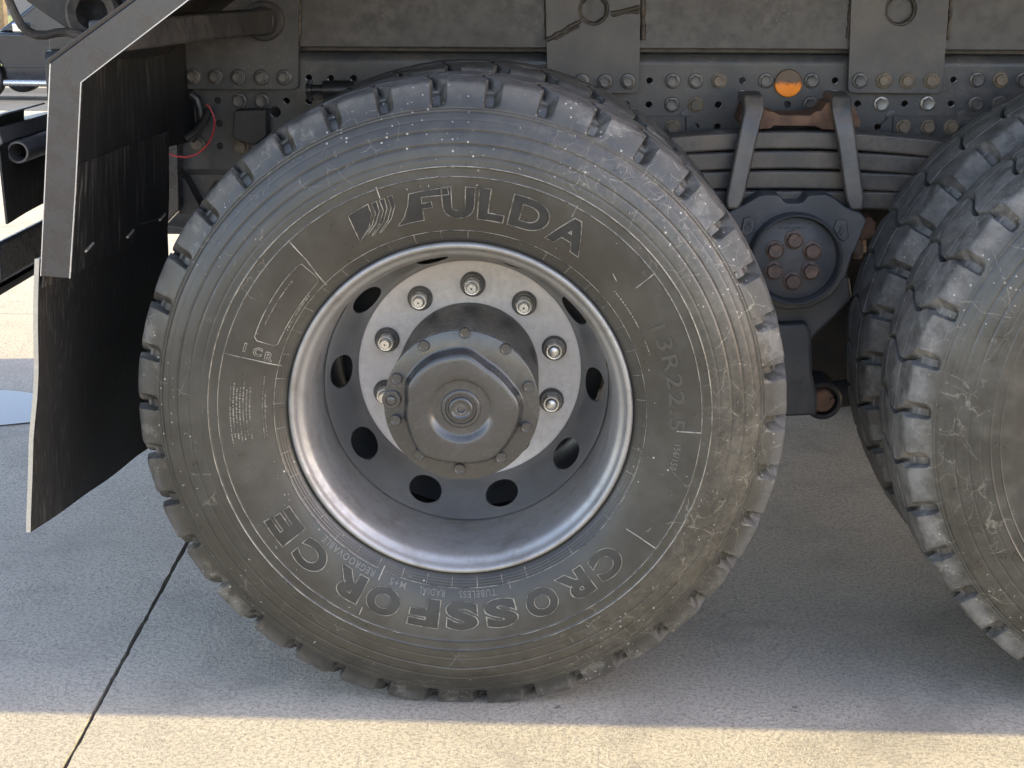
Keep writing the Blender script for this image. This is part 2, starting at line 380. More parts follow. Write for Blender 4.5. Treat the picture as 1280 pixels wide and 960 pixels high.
def curve_mesh(splines, extrude=0.0, bevel=0.0, fill='BOTH', text=None, size=1.0, offset=0.0, res=6, space=1.0):
    """2D curve or text -> (verts, faces); closed poly splines, holes allowed"""
    if text is not None:
        cu = bpy.data.curves.new('tmp', 'FONT'); cu.body = text; cu.size = size; cu.offset = offset; cu.space_character = space
        cu.fill_mode = fill if fill != 'NONE' else 'NONE'
    else:
        cu = bpy.data.curves.new('tmp', 'CURVE'); cu.dimensions = '2D'; cu.fill_mode = fill
        for pts in splines:
            sp = cu.splines.new('POLY'); sp.points.add(len(pts)-1); sp.use_cyclic_u = True
            for i, (x, y) in enumerate(pts): sp.points[i].co = (x, y, 0, 1)
    cu.extrude = extrude; cu.bevel_depth = bevel; cu.bevel_resolution = 1; cu.resolution_u = res
    o = bpy.data.objects.new('tmp', cu); COL.objects.link(o)
    dg = bpy.context.evaluated_depsgraph_get(); dg.update()
    me = bpy.data.meshes.new_from_object(o.evaluated_get(dg))
    v = [tuple(x.co) for x in me.vertices]; f = [tuple(p.vertices) for p in me.polygons]
    bpy.data.objects.remove(o); bpy.data.curves.remove(cu); bpy.data.meshes.remove(me)
    return v, f
def circ(cx, cz, r, n=20): return [(cx+r*cos(2*pi*i/n), cz+r*sin(2*pi*i/n)) for i in range(n)]
def rrect(pts, r, n=4):
    """round the corners of a polygon"""
    out = []
    N = len(pts)
    for i in range(N):
        a = Vector(pts[i-1]); b = Vector(pts[i]); c = Vector(pts[(i+1) % N])
        d1 = (a-b).normalized(); d2 = (c-b).normalized()
        rr = min(r, (a-b).length/2.2, (c-b).length/2.2)
        p0 = b+d1*rr; p1 = b+d2*rr
        for k in range(n+1):
            t = k/n; q = (1-t)**2*p0+2*t*(1-t)*b+t*t*p1; out.append((q.x, q.y))
    return out
def XZ(px, py, Y):
    p = P(px, py, Y); return (p.x, p.z)
def pxpoly(pts, Y): return [XZ(a, b, Y) for a, b in pts]
def plate(mb, outer, holes, y0, y1, bev=0.0008):
    """flat plate in the xz plane from y0 (front) to y1, with real holes"""
    v, f = curve_mesh([outer]+holes, extrude=(y1-y0)/2-bev, bevel=bev)
    yc = (y0+y1)/2
    mb.add([(x, yc-z, y) for x, y, z in v], f)

# ------------------------------------------------------------------ the ground (setting)
J0, J1 = P(225, 695, Z=0), P(80, 960, Z=0)
def jx(y): return J0.x+(J1.x-J0.x)*(y-J0.y)/(J1.y-J0.y)
gm = MB()
def gz(y): return 0.0 if y < 4.2 else (-(y-4.2)*0.0507 if y < 30 else -25.8*0.0507)
gy = [-300, -40, -8, 4.2, 6, 9, 12, 18, 24, 30, 60, 400]
gx = [-300, -60, -20, -6, 6, 20, 60, 300]
v = [(x, y, gz(y)-0.03) for y in gy for x in gx]; nx = len(gx)
gm.add(v, [(j*nx+i, j*nx+i+1, (j+1)*nx+i+1, (j+1)*nx+i) for j in range(len(gy)-1) for i in range(nx-1)])
ground = gm.build('ground', 'soil', smooth=0); tag(ground, kind='structure')
def rough_edge(pts, step, amp):
    out = []
    for i in range(len(pts)):
        a = Vector(pts[i]); b = Vector(pts[(i+1) % len(pts)]); L = (b-a).length; n = max(1, min(400, int(L/step)))
        nn = Vector((-(b-a).y, (b-a).x)).normalized()
        for k in range(n):
            t = k/n; p = a.lerp(b, t)
            d = amp*(noise.noise(Vector((p.x*30, p.y*30, i)))+0.5*noise.noise(Vector((p.x*120, p.y*120, i)))) if k else 0
            out.append((p.x+nn.x*d, p.y+nn.y*d))
    return out
gap = 0.0045
ya, yb, yc = -5.0, 3.105, 4.2
xs_l, xs_r = -4.4, 3.2
slabs = [([(jx(ya)+gap, ya), (xs_r-gap, ya), (xs_r-gap, yb-gap), (jx(yb)+gap, yb-gap)]),
         ([(xs_l+gap, ya), (jx(ya)-gap, ya), (jx(yb)-gap, yb-gap), (xs_l+gap, yb-gap)]),
         ([(xs_r+gap, ya), (7.0, ya), (7.0, yb-gap), (xs_r+gap, yb-gap)]),
         ([(-8.2, ya), (xs_l-gap, ya), (xs_l-gap, yb-gap), (-8.2, yb-gap)])]
for pts in slabs:
    pp = rough_edge(pts, 0.02, 0.0022)
    mb = MB(); n = len(pp)
    mb.add([(x, y, 0) for x, y in pp]+[(x, y, -0.029) for x, y in pp], [tuple(range(n))]+[(i, (i+1) % n, (i+1) % n+n, i+n) for i in range(n)])
    o = mb.build('concrete_slab', 'concrete', ground, smooth=0)
# the rest of the yard: one apron of concrete around the slabs
mb = MB()
def quadz(mb, x0, x1, y0, y1): mb.add([(x0, y0, gz(y0)-.001), (x1, y0, gz(y0)-.001), (x1, y1, gz(y1)-.001), (x0, y1, gz(y1)-.001)], [(0, 1, 2, 3)])
quadz(mb, -60, 60, -60, ya-.006); quadz(mb, -60, 60, yb+.004, 4.2)
quadz(mb, -60, 60, 4.2, 9.0); quadz(mb, -60, 60, 9.0, 19.0)
quadz(mb, 7.006, 60, ya-.006, yb+.004); quadz(mb, -60, -8.206, ya-.006, yb+.004)
mb.build('concrete_apron', 'concrete', ground, smooth=0)
# road behind, grass beyond
mb = MB(); mb.add([(-80, 19.02, gz(19.02)+.004), (80, 19.02, gz(19.02)+.004), (80, 26.2, gz(26.2)+.004), (-80, 26.2, gz(26.2)+.004)], [(0, 1, 2, 3)])
tag(mb.build('road', 'road', smooth=0), kind='structure')
mb = MB(); mb.box((-80, 26.2, -1.6), (80, 26.45, gz(26.3)+.12)); tag(mb.build('kerb', 'concrete', smooth=0, bevel=.02), kind='structure')
mb = MB()
gv = []; gf = []
for j in range(21):
    for i in range(41):
        x = -30+i*1.5; y = 26.45+j*2.2
        gv.append((x, y, gz(y)+.10+.25*noise.noise(Vector((x*.15, y*.15, 3)))*min(1, j/3)))
for j in range(20):
    for i in range(40): gf.append((j*41+i, j*41+i+1, (j+1)*41+i+1, (j+1)*41+i))
mb.add(gv, gf); tag(mb.build('lawn', 'grass', smooth=0), kind='structure')
# puddle
pud = []
for i in range(40):
    a = 2*pi*i/40; rr = 1+.22*noise.noise(Vector((cos(a)*1.3, sin(a)*1.3, 5)))
    pud.append((-1.70+.42*cos(a)*rr, 1.83+.20*sin(a)*rr))
mb = MB(); mb.add([(x, y, .004) for x, y in pud], [tuple(range(40))]); tag(mb.build('puddle', 'water', smooth=0), kind='structure')

# ------------------------------------------------------------------ the truck
truck = empty('dump_truck', (0, 0, 0))
tag(truck, 'dark grey dump truck seen close at its rear wheels, standing on concrete', 'truck')

# ---- tyre
NB = 38; PITCHA = 2*pi/NB; YC = 0.121
SIDE = [(.290, .016), (.2955, .010), (.300, .004), (.306, -.002), (.315, -.0085), (.330, -.0165), (.350, -.0235), (.375, -.0300), (.400, -.0342), (.425, -.0355),
        (.450, -.0335), (.475, -.0275), (.500, -.0180), (.515, -.0105), (.530, -.0025), (.545, .0035), (.5555, .0075)]
_R = np.array([a for a, b in SIDE]); _Y = np.array([b for a, b in SIDE])
def _spl(xs, ys):
    n = len(xs); h = np.diff(xs); A = np.zeros((n, n)); b = np.zeros(n); A[0, 0] = A[-1, -1] = 1
    for i in range(1, n-1):
        A[i, i-1] = h[i-1]; A[i, i] = 2*(h[i-1]+h[i]); A[i, i+1] = h[i]
        b[i] = 6*((ys[i+1]-ys[i])/h[i]-(ys[i]-ys[i-1])/h[i-1])
    m = np.linalg.solve(A, b)
    def ev(x):
        i = int(np.clip(np.searchsorted(xs, x)-1, 0, n-2)); t = x-xs[i]; hh = h[i]
        return float(ys[i]+t*((ys[i+1]-ys[i])/hh-hh*(2*m[i]+m[i+1])/6)+t*t*m[i]/2+t**3*(m[i+1]-m[i])/(6*hh))
    return ev
yside = _spl(_R, _Y)
FEAT = [(.3075, .0007, .0011), (.3115, .0008, .0010), (.3155, .0008, .0010), (.3205, .0010, .0012), (.4135, .0010, .0011), (.4300, .0016, .0013), (.4450, -.0007, .0016),
        (.4650, -.0014, .0017), (.4870, -.0015, .0018), (.5040, -.0005, .0015), (.5165, -.0014, .0016), (.5215, -.0010, .0012)]
def feat(r): return sum(h*math.exp(-((r-c)/w)**2) for c, h, w in FEAT)
def side_point(r, phi, h=0.0):
    """point on the outer sidewall, h above the rubber (local wheel coordinates)"""
    y = yside(r); dy = (yside(r+.001)-yside(r-.001))/.002
    n = Vector((dy, -1)).normalized()     # (radial, y)
    rr = r+n.x*h; return Vector((rr*sin(phi), y+n.y*h, rr*cos(phi)))
def tyre_rows():
    rs = set(np.round(np.arange(.290, .5555, .0035), 5))
    for c, h, w in FEAT: rs |= {round(c+q*w, 5) for q in (-2, -1.2, -.6, 0, .6, 1.2, 2)}
    rs = sorted(r for r in rs if r <= .5555)
    rows = []
    for r in rs:
        h = feat(r); t = max(0, min(1, (r-.522)/.026)); t = t*t*(3-2*t)
        rows.append((r, yside(r)-h, .0215*t))
    rows += [(.5600, .0095, .0225), (.5628, .0130, .0220), (.5642, .019, .0205)]
    YS = sorted(set([.026, .034, .042, .050, .060, .102, .140, .182] + [round(g+q, 5) for g in (.073, .169) for q in (-.0026, -.0014, 0, .0014, .0026)] + [.088, .121, .155, .168, .192, .200, .208, .216]))
    for y in YS:
        r = .570-.0052*((y-YC)/.100)**2
        g = 0
        for gc in (.073, .169):
            if abs(y-gc) < .002: g = .0055
        e = abs(y-YC); dp = .0175 if e > .092 else .0155
        rows.append((r-g, y, dp if g == 0 else dp-.0045))
    n = len(rs)+3
    for r, y, d in list(reversed(rows[:n])): rows.append((r, 2*YC-y, d))
    return rows
def make_tyre_mesh():
    rows = tyre_rows(); nr = len(rows)
    loc = [-.44, -.35, -.27, -.20, -.145, -.13, -.095, -.08, -.03, .02, .035, .09, .155, .17, .20, .27, .35, .44]
    cols = []
    for b in range(NB):
        for q in loc: cols.append((b, q))
    v = []
    for b, q in cols:
        aq = abs(q)
        for j, (r, y, d) in enumerate(rows):
            yy = (y-YC)/.11
            rt = max(0, min(1, (r-.50)/.03))
            skew = .20*sin(yy*pi*1.5)*rt if abs(yy) < 1 else .20*sin((1 if yy > 0 else -1)*pi*1.5)*rt
            e = abs(y-YC); wid = 1.08 if e > .098 else (1.08-.74*min(1, (.098-e)/.012))
            qq = q*(wid if aq < .18 else wid+(1-wid)*min(1, (aq-.17)/.27))
            k = (0. if q <= -.13 else (1. if q >= -.095 else (q+.13)/.035)) if q < 0 else (1. if q <= .035 else (0. if q >= .17 else (.17-q)/.135))
            dd = d*k
            a = (b+.5+qq+skew*.6)*PITCHA
            x, z = sin(a), cos(a)
            rr = r-dd; y2 = y+(.30*dd if y < .02 else (-.30*dd if y > 2*YC-.02 else 0))
            if r > .523:
                nv = noise.noise(Vector((x*r*26, y*26, z*r*26)))+.6*noise.noise(Vector((x*r*90, y*90, z*r*90)))
                rr += .0012*nv*rt
                if .1 < aq < .2: rr -= .0012*abs(noise.noise(Vector((x*r*60, y*60+4, z*r*60))))
                y2 += (.0012*nv if y < YC else -.0012*nv) if r < .565 and (y < .03 or y > 2*YC-.03) else 0
            X, Z = rr*x, rr*z
            if Z < -H+.0015:
                ov = (-H+.0015)-Z; Z = -H+.0015
            if z < 0 and abs(x) < .5:
                fl = max(0, 1-abs(x)/.42)**2
                y2 += (-.011 if y < YC else .011)*fl*max(0, 1-abs(r-.47)/.08)
            v.append((X, y2, Z))
    f = []
    nc = len(cols)
    for i in range(nc):
        j = (i+1) % nc
        for q in range(nr-1): f.append((i*nr+q, i*nr+q+1, j*nr+q+1, j*nr+q))
    mb = MB(); mb.add(v, f)
    return mb.mesh('tyre', 'tyre', 32)
TYRE = make_tyre_mesh()

# ---- steel wheel: rim barrel plus disc with ten hand holes
RIM = [(.2925, .020), (.2975, .012), (.2990, .007), (.2988, .002), (.2968, -.0015), (.2935, -.0028), (.2905, -.0016), (.2880, .0015), (.2855, .0065), (.2825, .0110), (.2790, .0135), (.2755, .0165), (.2722, .0220),
       (.2695, .0300), (.2672, .0400), (.2658, .0480), (.2655, .0560), (.2662, .0680), (.2660, .0800), (.2648, .0900), (.2640, .1050), (.2636, .1500), (.2632, .1680), (.2626, .1720)]
DISC = [(.2612, .1722), (.2606, .1765), (.2585, .1850), (.2545, .1965), (.2495, .2080), (.2435, .2195), (.2375, .2305), (.2315, .2415), (.2262, .2520), (.2218, .2625), (.2182, .2725), (.2155, .2800), (.2125, .2850)]
FLAT = [(.2125, .285), (.2095, .2872), (.206, .2880), (.128, .2880)]
def disc_profile(t):
    """t in 0..1 along DISC"""
    L = [0]
    for a, b in zip(DISC, DISC[1:]): L.append(L[-1]+hypot(b[0]-a[0], b[1]-a[1]))
    s = t*L[-1]
    for i in range(len(DISC)-1):
        if s <= L[i+1]+1e-9:
            q = (s-L[i])/(L[i+1]-L[i]); return (DISC[i][0]+q*(DISC[i+1][0]-DISC[i][0]), DISC[i][1]+q*(DISC[i+1][1]-DISC[i][1]))
HOLE0 = atan2(531-587, -(621-470))           # phi of one hand hole
def wheel_mesh():
    mb = MB()
    mb.lathe(RIM+[(.2624, .192)], 128)
    mb.lathe([(.2925, .020), (.2895, .03), (.272, .20), (.272, .25)], 96)          # back of the barrel
    mb.m(1)
    NS = 10; ring = 40; K = 7
    tc, rh_t, rh_phi = .50, .31, .0320/.238
    for s in range(NS):
        pc = HOLE0+s*2*pi/NS; hw = pi/NS
        v = []; f = []
        for k in range(ring):
            a = 2*pi*k/ring; ca, sa = cos(a), sin(a)
            m = max(abs(ca), abs(sa)); bx, by = ca/m*hw, sa/m*.5
            hx, hy = ca*rh_phi, sa*rh_t
            for q in range(K):
                t = q/(K-1); x = hx+(bx-hx)*t; y = tc+hy+(by-hy)*t
                r, yy = disc_profile(min(1, max(0, y)))
                if q == 0: pass
                v.append((r*sin(pc+x), yy, r*cos(pc+x)))
            r, yy = disc_profile(min(1, max(0, tc+hy))); v.append((r*1.0*sin(pc+hx*1.0)+0, yy+.011, r*cos(pc+hx)))
        st = K+1
        for k in range(ring):
            j = (k+1) % ring
            for q in range(K-1): f.append((k*st+q, j*st+q, j*st+q+1, k*st+q+1))
            f.append((k*st, k*st+K, j*st+K, j*st))
        mb.add(v, f)
    mb.m(2); mb.lathe(FLAT, 96)
    me = mb.mesh('wheel', ['wheel', 'disc', 'disc_face'], 50)
    bm = bmesh.new(); bm.from_mesh(me); bmesh.ops.remove_doubles(bm, verts=bm.verts, dist=.00012); bm.to_mesh(me); bm.free()
    me.shade_smooth(); me.set_sharp_from_angle(angle=radians(50))
    return me
WHEEL = wheel_mesh()
mb = MB(); mb.lathe([(.135, -.047), (.205, -.047), (.222, -.030), (.240, .0), (.262, .06)], 64); mb.lathe([(.2925, .24-.020), (.2975, .24-.012), (.2990, .24-.007), (.2968, .2415), (.2885, .237), (.286, .22), (.272, .10), (.268, .06), (.285, .02), (.2985, 0)], 64)
INNER_WHEEL = mb.mesh('wheel', 'disc')

def hexpts(r, rot=0): return [(r*sin(rot+k*pi/3), r*cos(rot+k*pi/3)) for k in range(6)]
def hex_head(mb, r, y0, y1, cham=.15, rot=0):
    n = 24; v = []; f = []
    def rad(a, R):
        b = ((a-rot+pi/6) % (pi/3))-pi/6
        return R*cos(pi/6)/cos(b)
    lev = [(y0, 1, 0), (y1+(y0-y1)*cham, 1, 0), (y1, .90, 1), (y1+.0006, .72, 2)]
    for y, sc_, kind in lev:
        for k in range(n):
            a = 2*pi*k/n
            R = rad(a, r) if kind == 0 else (min(rad(a, r), r*cos(pi/6)*1.02)*.97 if kind == 1 else r*.62)
            v.append((R*sin(a), y, R*cos(a)))
    for q in range(len(lev)-1):
        for k in range(n):
            j = (k+1) % n; f.append((q*n+k, q*n+j, (q+1)*n+j, (q+1)*n+k))
    f.append(tuple((len(lev)-1)*n+k for k in range(n)))
    mb.add(v, f)
def lug_nut_mesh():
    mb = MB(); mb.m(1)
    mb.lathe([(.0275, 0), (.0275, -.004), (.0262, -.0095), (.0235, -.0125), (.012, -.0125)], 32)
    mb.lathe([(.0215, -.0125), (.0212, -.0165), (.0195, -.019), (.012, -.019)], 32)
    mb.m(0); hex_head(mb, .0188, -.018, -.036)
    mb.m(1); mb.lathe([(.0125, -.034), (.0125, -.0374), (.0115, -.0376)], 24)
    mb.m(0); mb.lathe([(.0110, -.036), (.0110, -.047), (.0098, -.0485), (.0022, -.0485)], 24)
    mb.m(1); mb.lathe([(.0022, -.0485), (.0015, -.0465), (.0003, -.0465)], 12, caps=(False, True))
    return mb.mesh('lug_nut', ['nut', 'washer'])
NUT = lug_nut_mesh()
def cap_nut_mesh():
    mb = MB(); mb.m(1)
    mb.lathe([(.0275, 0), (.0275, -.004), (.0262, -.0095), (.0235, -.0125), (.012, -.0125)], 32)
    mb.m(0); hex_head(mb, .0195, -.0115, -.034)
    mb.m(1); mb.lathe([(.0135, -.032), (.0135, -.0356), (.0120, -.0352), (.0115, -.034)], 24)
    mb.m(0); mb.lathe([(.0115, -.032), (.0115, -.040), (.010, -.041)], 24, caps=(False, True))
    return mb.mesh('lug_nut', ['nut', 'washer'])
CAPNUT = cap_nut_mesh()

# hub cover: flange ring plus six-lobed dome with a dished centre
CORN = [radians(a) for a in (8, 85, 142, 228, 295)]
def hub_cover_mesh():
    mb = MB()
    mb.lathe([(.1305, .022), (.1312, .012), (.1308, .0095), (.1290, .0085), (.070, .0085)], 96)
    # dome outline radius as a function of phi: straight-ish sides between corners
    TAB = [(6.6, 260), (18, 240), (30, 226), (48, 229), (67, 241), (83, 266), (92, 266), (102.5, 262), (122, 259), (138, 266), (149.4, 274), (167, 262), (184.5, 256), (202, 266), (220, 285), (232, 268), (247.6, 254), (264, 250), (278, 240), (286, 254), (293, 263), (303, 262), (330, 260), (351, 256)]
    def outline(a):
        d = math.degrees(a) % 360
        T = [(TAB[-1][0]-360, TAB[-1][1])]+TAB+[(TAB[0][0]+360, TAB[0][1])]
        for (a0, r0), (a1, r1) in zip(T, T[1:]):
            if a0 <= d <= a1: return (r0+(r1-r0)*(d-a0)/(a1-a0))/2452/1.045*.955
    prof = [(1.09, .0084), (1.065, .0082), (1.045, .0070), (1.03, .0040), (1.015, -.002), (1.0, -.0075), (.985, -.0110), (.965, -.0132), (.93, -.0146), (.86, -.0154)]
    n = 160; v = []; f = []
    for k in range(n):
        a = 2*pi*k/n
        os = sum(outline(a+q*.03) for q in range(-3, 4))/7
        for s_, y in prof:
            w = max(0, min(1, (s_-.5)/.5)); R = .098*s_*(1-w)+(os+.098*(s_-1))*w
            v.append((R*sin(a), y, R*cos(a)))
        for R, y in ((.068, -.0158), (.060, -.0158), (.0545, -.0148), (.0500, -.0105), (.0475, -.0085), (.045, -.0080), (.0335, -.0080), (.0325, -.0095), (.0315, -.0108), (.0300, -.0112), (.0265, -.0112), (.0258, -.0102), (.0250, -.0085), (.0215, -.0085), (.0205, -.0125), (.0195, -.0140), (.0175, -.0150), (.0160, -.0150), (.0150, -.0135), (.0120, -.0125), (.0090, -.0125)):
            v.append((R*sin(a), y, R*cos(a)))
    m = len(prof)+21
    for k in range(n):
        j = (k+1) % n
        for q in range(m-1): f.append((k*m+q, j*m+q, j*m+q+1, k*m+q+1))
    mb.add(v, f)
    hx = hexpts(.0078, .2)
    # socket
    mb.m(1)
    v = []; 
    for k in range(n):
        a = 2*pi*k/n; v.append((.0090*sin(a), -.0125, .0090*cos(a)))
    for k in range(n):
        a = 2*pi*k/n; b = ((a-.2+pi/6) % (pi/3))-pi/6; R = .0078*cos(pi/6)/cos(b); v.append((R*sin(a), -.0124, R*cos(a)))
    for k in range(n):
        a = 2*pi*k/n; b = ((a-.2+pi/6) % (pi/3))-pi/6; R = .0076*cos(pi/6)/cos(b); v.append((R*sin(a), -.004, R*cos(a)))
    f = []
    for k in range(n):
        j = (k+1) % n
        f += [(k, j, n+j, n+k), (n+k, n+j, 2*n+j, 2*n+k)]
    f.append(tuple(2*n+k for k in range(n)))
    mb.add(v, f)
    return mb.mesh('hub_cover', ['cover', 'washer'], 40)
COVER = hub_cover_mesh()
def small_bolt_mesh():
    mb = MB(); mb.lathe([(.0098, .001), (.0098, -.0075), (.0090, -.0090), (.0070, -.0092), (.0060, -.0084), (.001, -.0082)], 24, caps=(False, True)); return mb.mesh('hub_bolt', 'cover')
HBOLT = small_bolt_mesh()

# ---- raised lettering on the sidewall
def to_side(verts, faces, conv, maxlen=.006):
    """map flat (s,t,h) geometry on to the sidewall through conv(s,t)->(r,phi)"""
    bm = bmesh.new(); vv = [bm.verts.new(x) for x in verts]
    for f in faces:
        try: bm.faces.new([vv[i] for i in f])
        except ValueError: pass
    bmesh.ops.remove_doubles(bm, verts=bm.verts, dist=1e-6)
    bmesh.ops.triangulate(bm, faces=bm.faces)
    for _ in range(3):
        es = [e for e in bm.edges if e.calc_length() > maxlen]
        if not es: break
        bmesh.ops.subdivide_edges(bm, edges=es, cuts=1); bmesh.ops.triangulate(bm, faces=bm.faces)
    bm.verts.ensure_lookup_table(); bm.verts.index_update()
    out = []
    for x in bm.verts:
        r, phi = conv(x.co.x, x.co.y); out.append(side_point(r, phi, x.co.z))
    fs = [tuple(q.index for q in f.verts) for f in bm.faces]
    bm.free(); return out, fs
def px_side(px, py, Y=-.034):
    for _ in range(4):
        p = P(px, py, Y); r = hypot(p.x, p.z-H); Y = yside(min(.555, max(.291, r)))
    return r, atan2(p.x, p.z-H)
_glyph = {}
def glyph(ch, kind, off=0.0):
    key = (ch, kind, off)
    if key not in _glyph:
        if kind == 'ridge': g = curve_mesh(None, 0, .012, 'NONE', ch, 1.0, off)
        else: g = curve_mesh(None, 0.0, 0, 'FRONT', ch, 1.0, off)
        _glyph[key] = g
    return _glyph[key]
def letter(ch, r0, r1, phi, width, parent, ridge=.0014, name='raised_letter', off=.03, face=True, shear=0.0, fm='face'):
    """one raised letter: feet at r0, top at r1, centred on phi"""
    vf, ff = glyph(ch, 'face', off)
    xs = [a[0] for a in vf]; ys = [a[1] for a in vf]
    x0, x1, y0, y1 = min(xs), max(xs), min(ys), max(ys); h = r1-r0; rm = (r0+r1)/2
    def cv(s, t): return (r0+t, phi+(s+shear*(t-h/2))/rm)
    def fit(v, z): return [((x-(x0+x1)/2)/(x1-x0)*width, (y-y0)/(y1-y0)*h, z(zz)) for x, y, zz in v]
    mb = MB()
    if face:
        V, F = to_side(fit(vf, lambda z: .0009), ff, cv); mb.m(0).add(V, F)
    # outline ridge as a thin tube
    vr, fr = glyph(ch, 'ridge', off)
    V, F = to_side(fit(vr, lambda z: .0007+z/.012*ridge), fr, cv, .012); mb.m(1).add(V, F)
    return mb.build(name, [fm, 'edge'], parent, smooth=60)
def arc_text(txt, r0, r1, phic, width, parent, name='raised_text', rel=.0011, flip=False, mat='text'):
    v, f = curve_mesh(None, .02, .0, 'BOTH', txt, 1.0, .012, 3, 1.15)
    xs = [a[0] for a in v]; ys = [a[1] for a in v]; x0, x1, y0, y1 = min(xs), max(xs), min(ys), max(ys); h = r1-r0; rm = (r0+r1)/2
    vv = [((x-(x0+x1)/2)/(x1-x0)*width, (y-y0)/(y1-y0)*h, rel*.6+(z/.02)*rel*.6) for x, y, z in v]
    if flip: cv = lambda s, t: (r1-t, phic-s/rm)
    else: cv = lambda s, t: (r0+t, phic+s/rm)
    V, F = to_side(vv, f, cv, .01); mb = MB(); mb.add(V, F); return mb.build(name, mat, parent, smooth=0)
def side_line(pxs, parent, rad=.0009, name='mould_line', closed=False, sub=6, mb=None):
    """thin raised line through reference pixels"""
    rp = [px_side(*q) for q in pxs]; pts = []
    n = len(rp)
    for i in range(n if closed else n-1):
        (ra, pa), (rb, pb) = rp[i], rp[(i+1) % n]
        for k in range(sub): t = k/sub; pts.append(side_point(ra+(rb-ra)*t, pa+(pb-pa)*t, .0006))
    if not closed: pts.append(side_point(*rp[-1], .0006))
    m = mb or MB(); m.tube(pts, rad, 6, True, closed)
    if mb is None: return m.build(name, 'ridge', parent, smooth=60)

def make_outer_wheel(x, letters):
    wh = put('wheel', WHEEL, truck, (x, 0, H))
    ty = put('tyre', TYRE, wh)
    if not letters: ty.material_slots[0].link = 'OBJECT'; ty.material_slots[0].material = M['scuffed']
    # hub drum
    mb = MB(); mb.lathe([(.1300, .0545), (.1345, .0550), (.1352, .060), (.1345, .11), (.1330, .19), (.1320, .27), (.1310, .31)], 80)
    put('hub', HUB if HUB else mb.mesh('hub', 'drum'), wh)
    co = put('hub_cover', COVER, wh, (0, .034, 0)); co.scale = (1.045, 1.0, 1.045)
    for k, (px, py) in enumerate(((581, 417), (632, 437), (661, 484), (658, 535), (626, 573), (574, 587), (524, 569), (494, 526), (495, 474), (529, 433))):
        p = P(px, py, .034); put('hub_bolt', HBOLT, wh, (p.x, .0425, p.z-H))
    p = P(489, 500, .037)
    mb = MB(); mb.lathe([(.0165, .001), (.0165, -.004), (.0155, -.005), (.0105, -.005), (.0100, -.003), (.0075, -.003), (.0070, -.009), (.005, -.010)], 32, caps=(False, True))
    mb.build('filler_plug', 'cover', wh, (p.x, .0425, p.z-H))
    a0 = .0407
    for k in range(10):
        a = a0+k*pi/5
        o = put('lug_nut', CAPNUT if k in (2, 3) else NUT, wh, (.1675*sin(a), .288, .1675*cos(a)))
        o.rotation_euler.y = random.uniform(0, 1); o.scale = (.87, .96, .87)
    # brake drum behind the hand holes
    mb = MB(); mb.lathe([(.205, .330), (.212, .334), (.214, .36), (.208, .37), (.208, .39), (.214, .40), (.214, .43), (.208, .44), (.205, .5)], 64); mb.build('brake_drum', 'black', wh)
    return wh
HUB = None
wheel_a = make_outer_wheel(0.0, True)
XR = 1.331
wheel_b = make_outer_wheel(XR, False)
for x in (0.0, XR):
    wi = put('wheel', INNER_WHEEL, truck, (x, .352, H)); ty = put('tyre', TYRE, wi)
    if x: ty.material_slots[0].link = 'OBJECT'; ty.material_slots[0].material = M['scuffed']
# far-side wheels
for x in (0.0, XR):
    for y in (2.40, 2.048):
        wi = put('wheel', INNER_WHEEL, truck, (x, y, H)); wi.rotation_euler.z = pi
        t_ = put('tyre', TYRE, wi)

# big letters: pixel centres in the reference -> angle; feet/top radii shared
def phi_of(px, py): return px_side(px, py)[1]
for ch, (px, py), wd in (('U', (573, 254), .053), ('L', (615, 258), .046), ('D', (662, 270), .066), ('A', (711, 295), .070)):
    letter(ch, .3435, .3970, phi_of(px, py), wd, wheel_a, off=.05, shear=.0 if ch != 'L' else -.0)
# swept F with its long foot
def px_shape(pts, hh=.0008, name='raised_letter', parent=wheel_a, face=True):
    rp = [px_side(*q) for q in pts]
    ph0 = sum(p for r, p in rp)/len(rp); r0 = sum(r for r, p in rp)/len(rp)
    poly = [((p-ph0)*r0, r-r0) for r, p in rp]
    mb = MB()
    cv = lambda s, t: (r0+t, ph0+s/r0)
    if face:
        v, f = curve_mesh([poly], 0, 0, 'FRONT'); V, F = to_side([(a, b, .0007) for a, b, c in v], f, cv); mb.m(0).add(V, F)
    pts3 = []
    n = len(poly)
    for i in range(n):
        a, b = poly[i], poly[(i+1) % n]
        L = hypot(a[0]-b[0], a[1]-b[1]); m = max(1, int(L/.006))
        for k in range(m): t = k/m; r, ph = cv(a[0]+(b[0]-a[0])*t, a[1]+(b[1]-a[1])*t); pts3.append(side_point(r, ph, .0007))
    mb.m(1).tube(pts3, .0008, 6, False, True)
    return mb.build(name, ['face', 'edge'], parent, smooth=60)
def Z5(a, b): return (420+a*330/1280, 210+b*130/504)   # coordinates measured in an enlarged crop
px_shape([Z5(352, 126), Z5(540, 95), Z5(548, 128), Z5(500, 133), Z5(412, 142), Z5(416, 172), Z5(462, 163), Z5(468, 190), Z5(420, 198), Z5(428, 252), Z5(300, 282), Z5(330, 240), Z5(348, 180)])
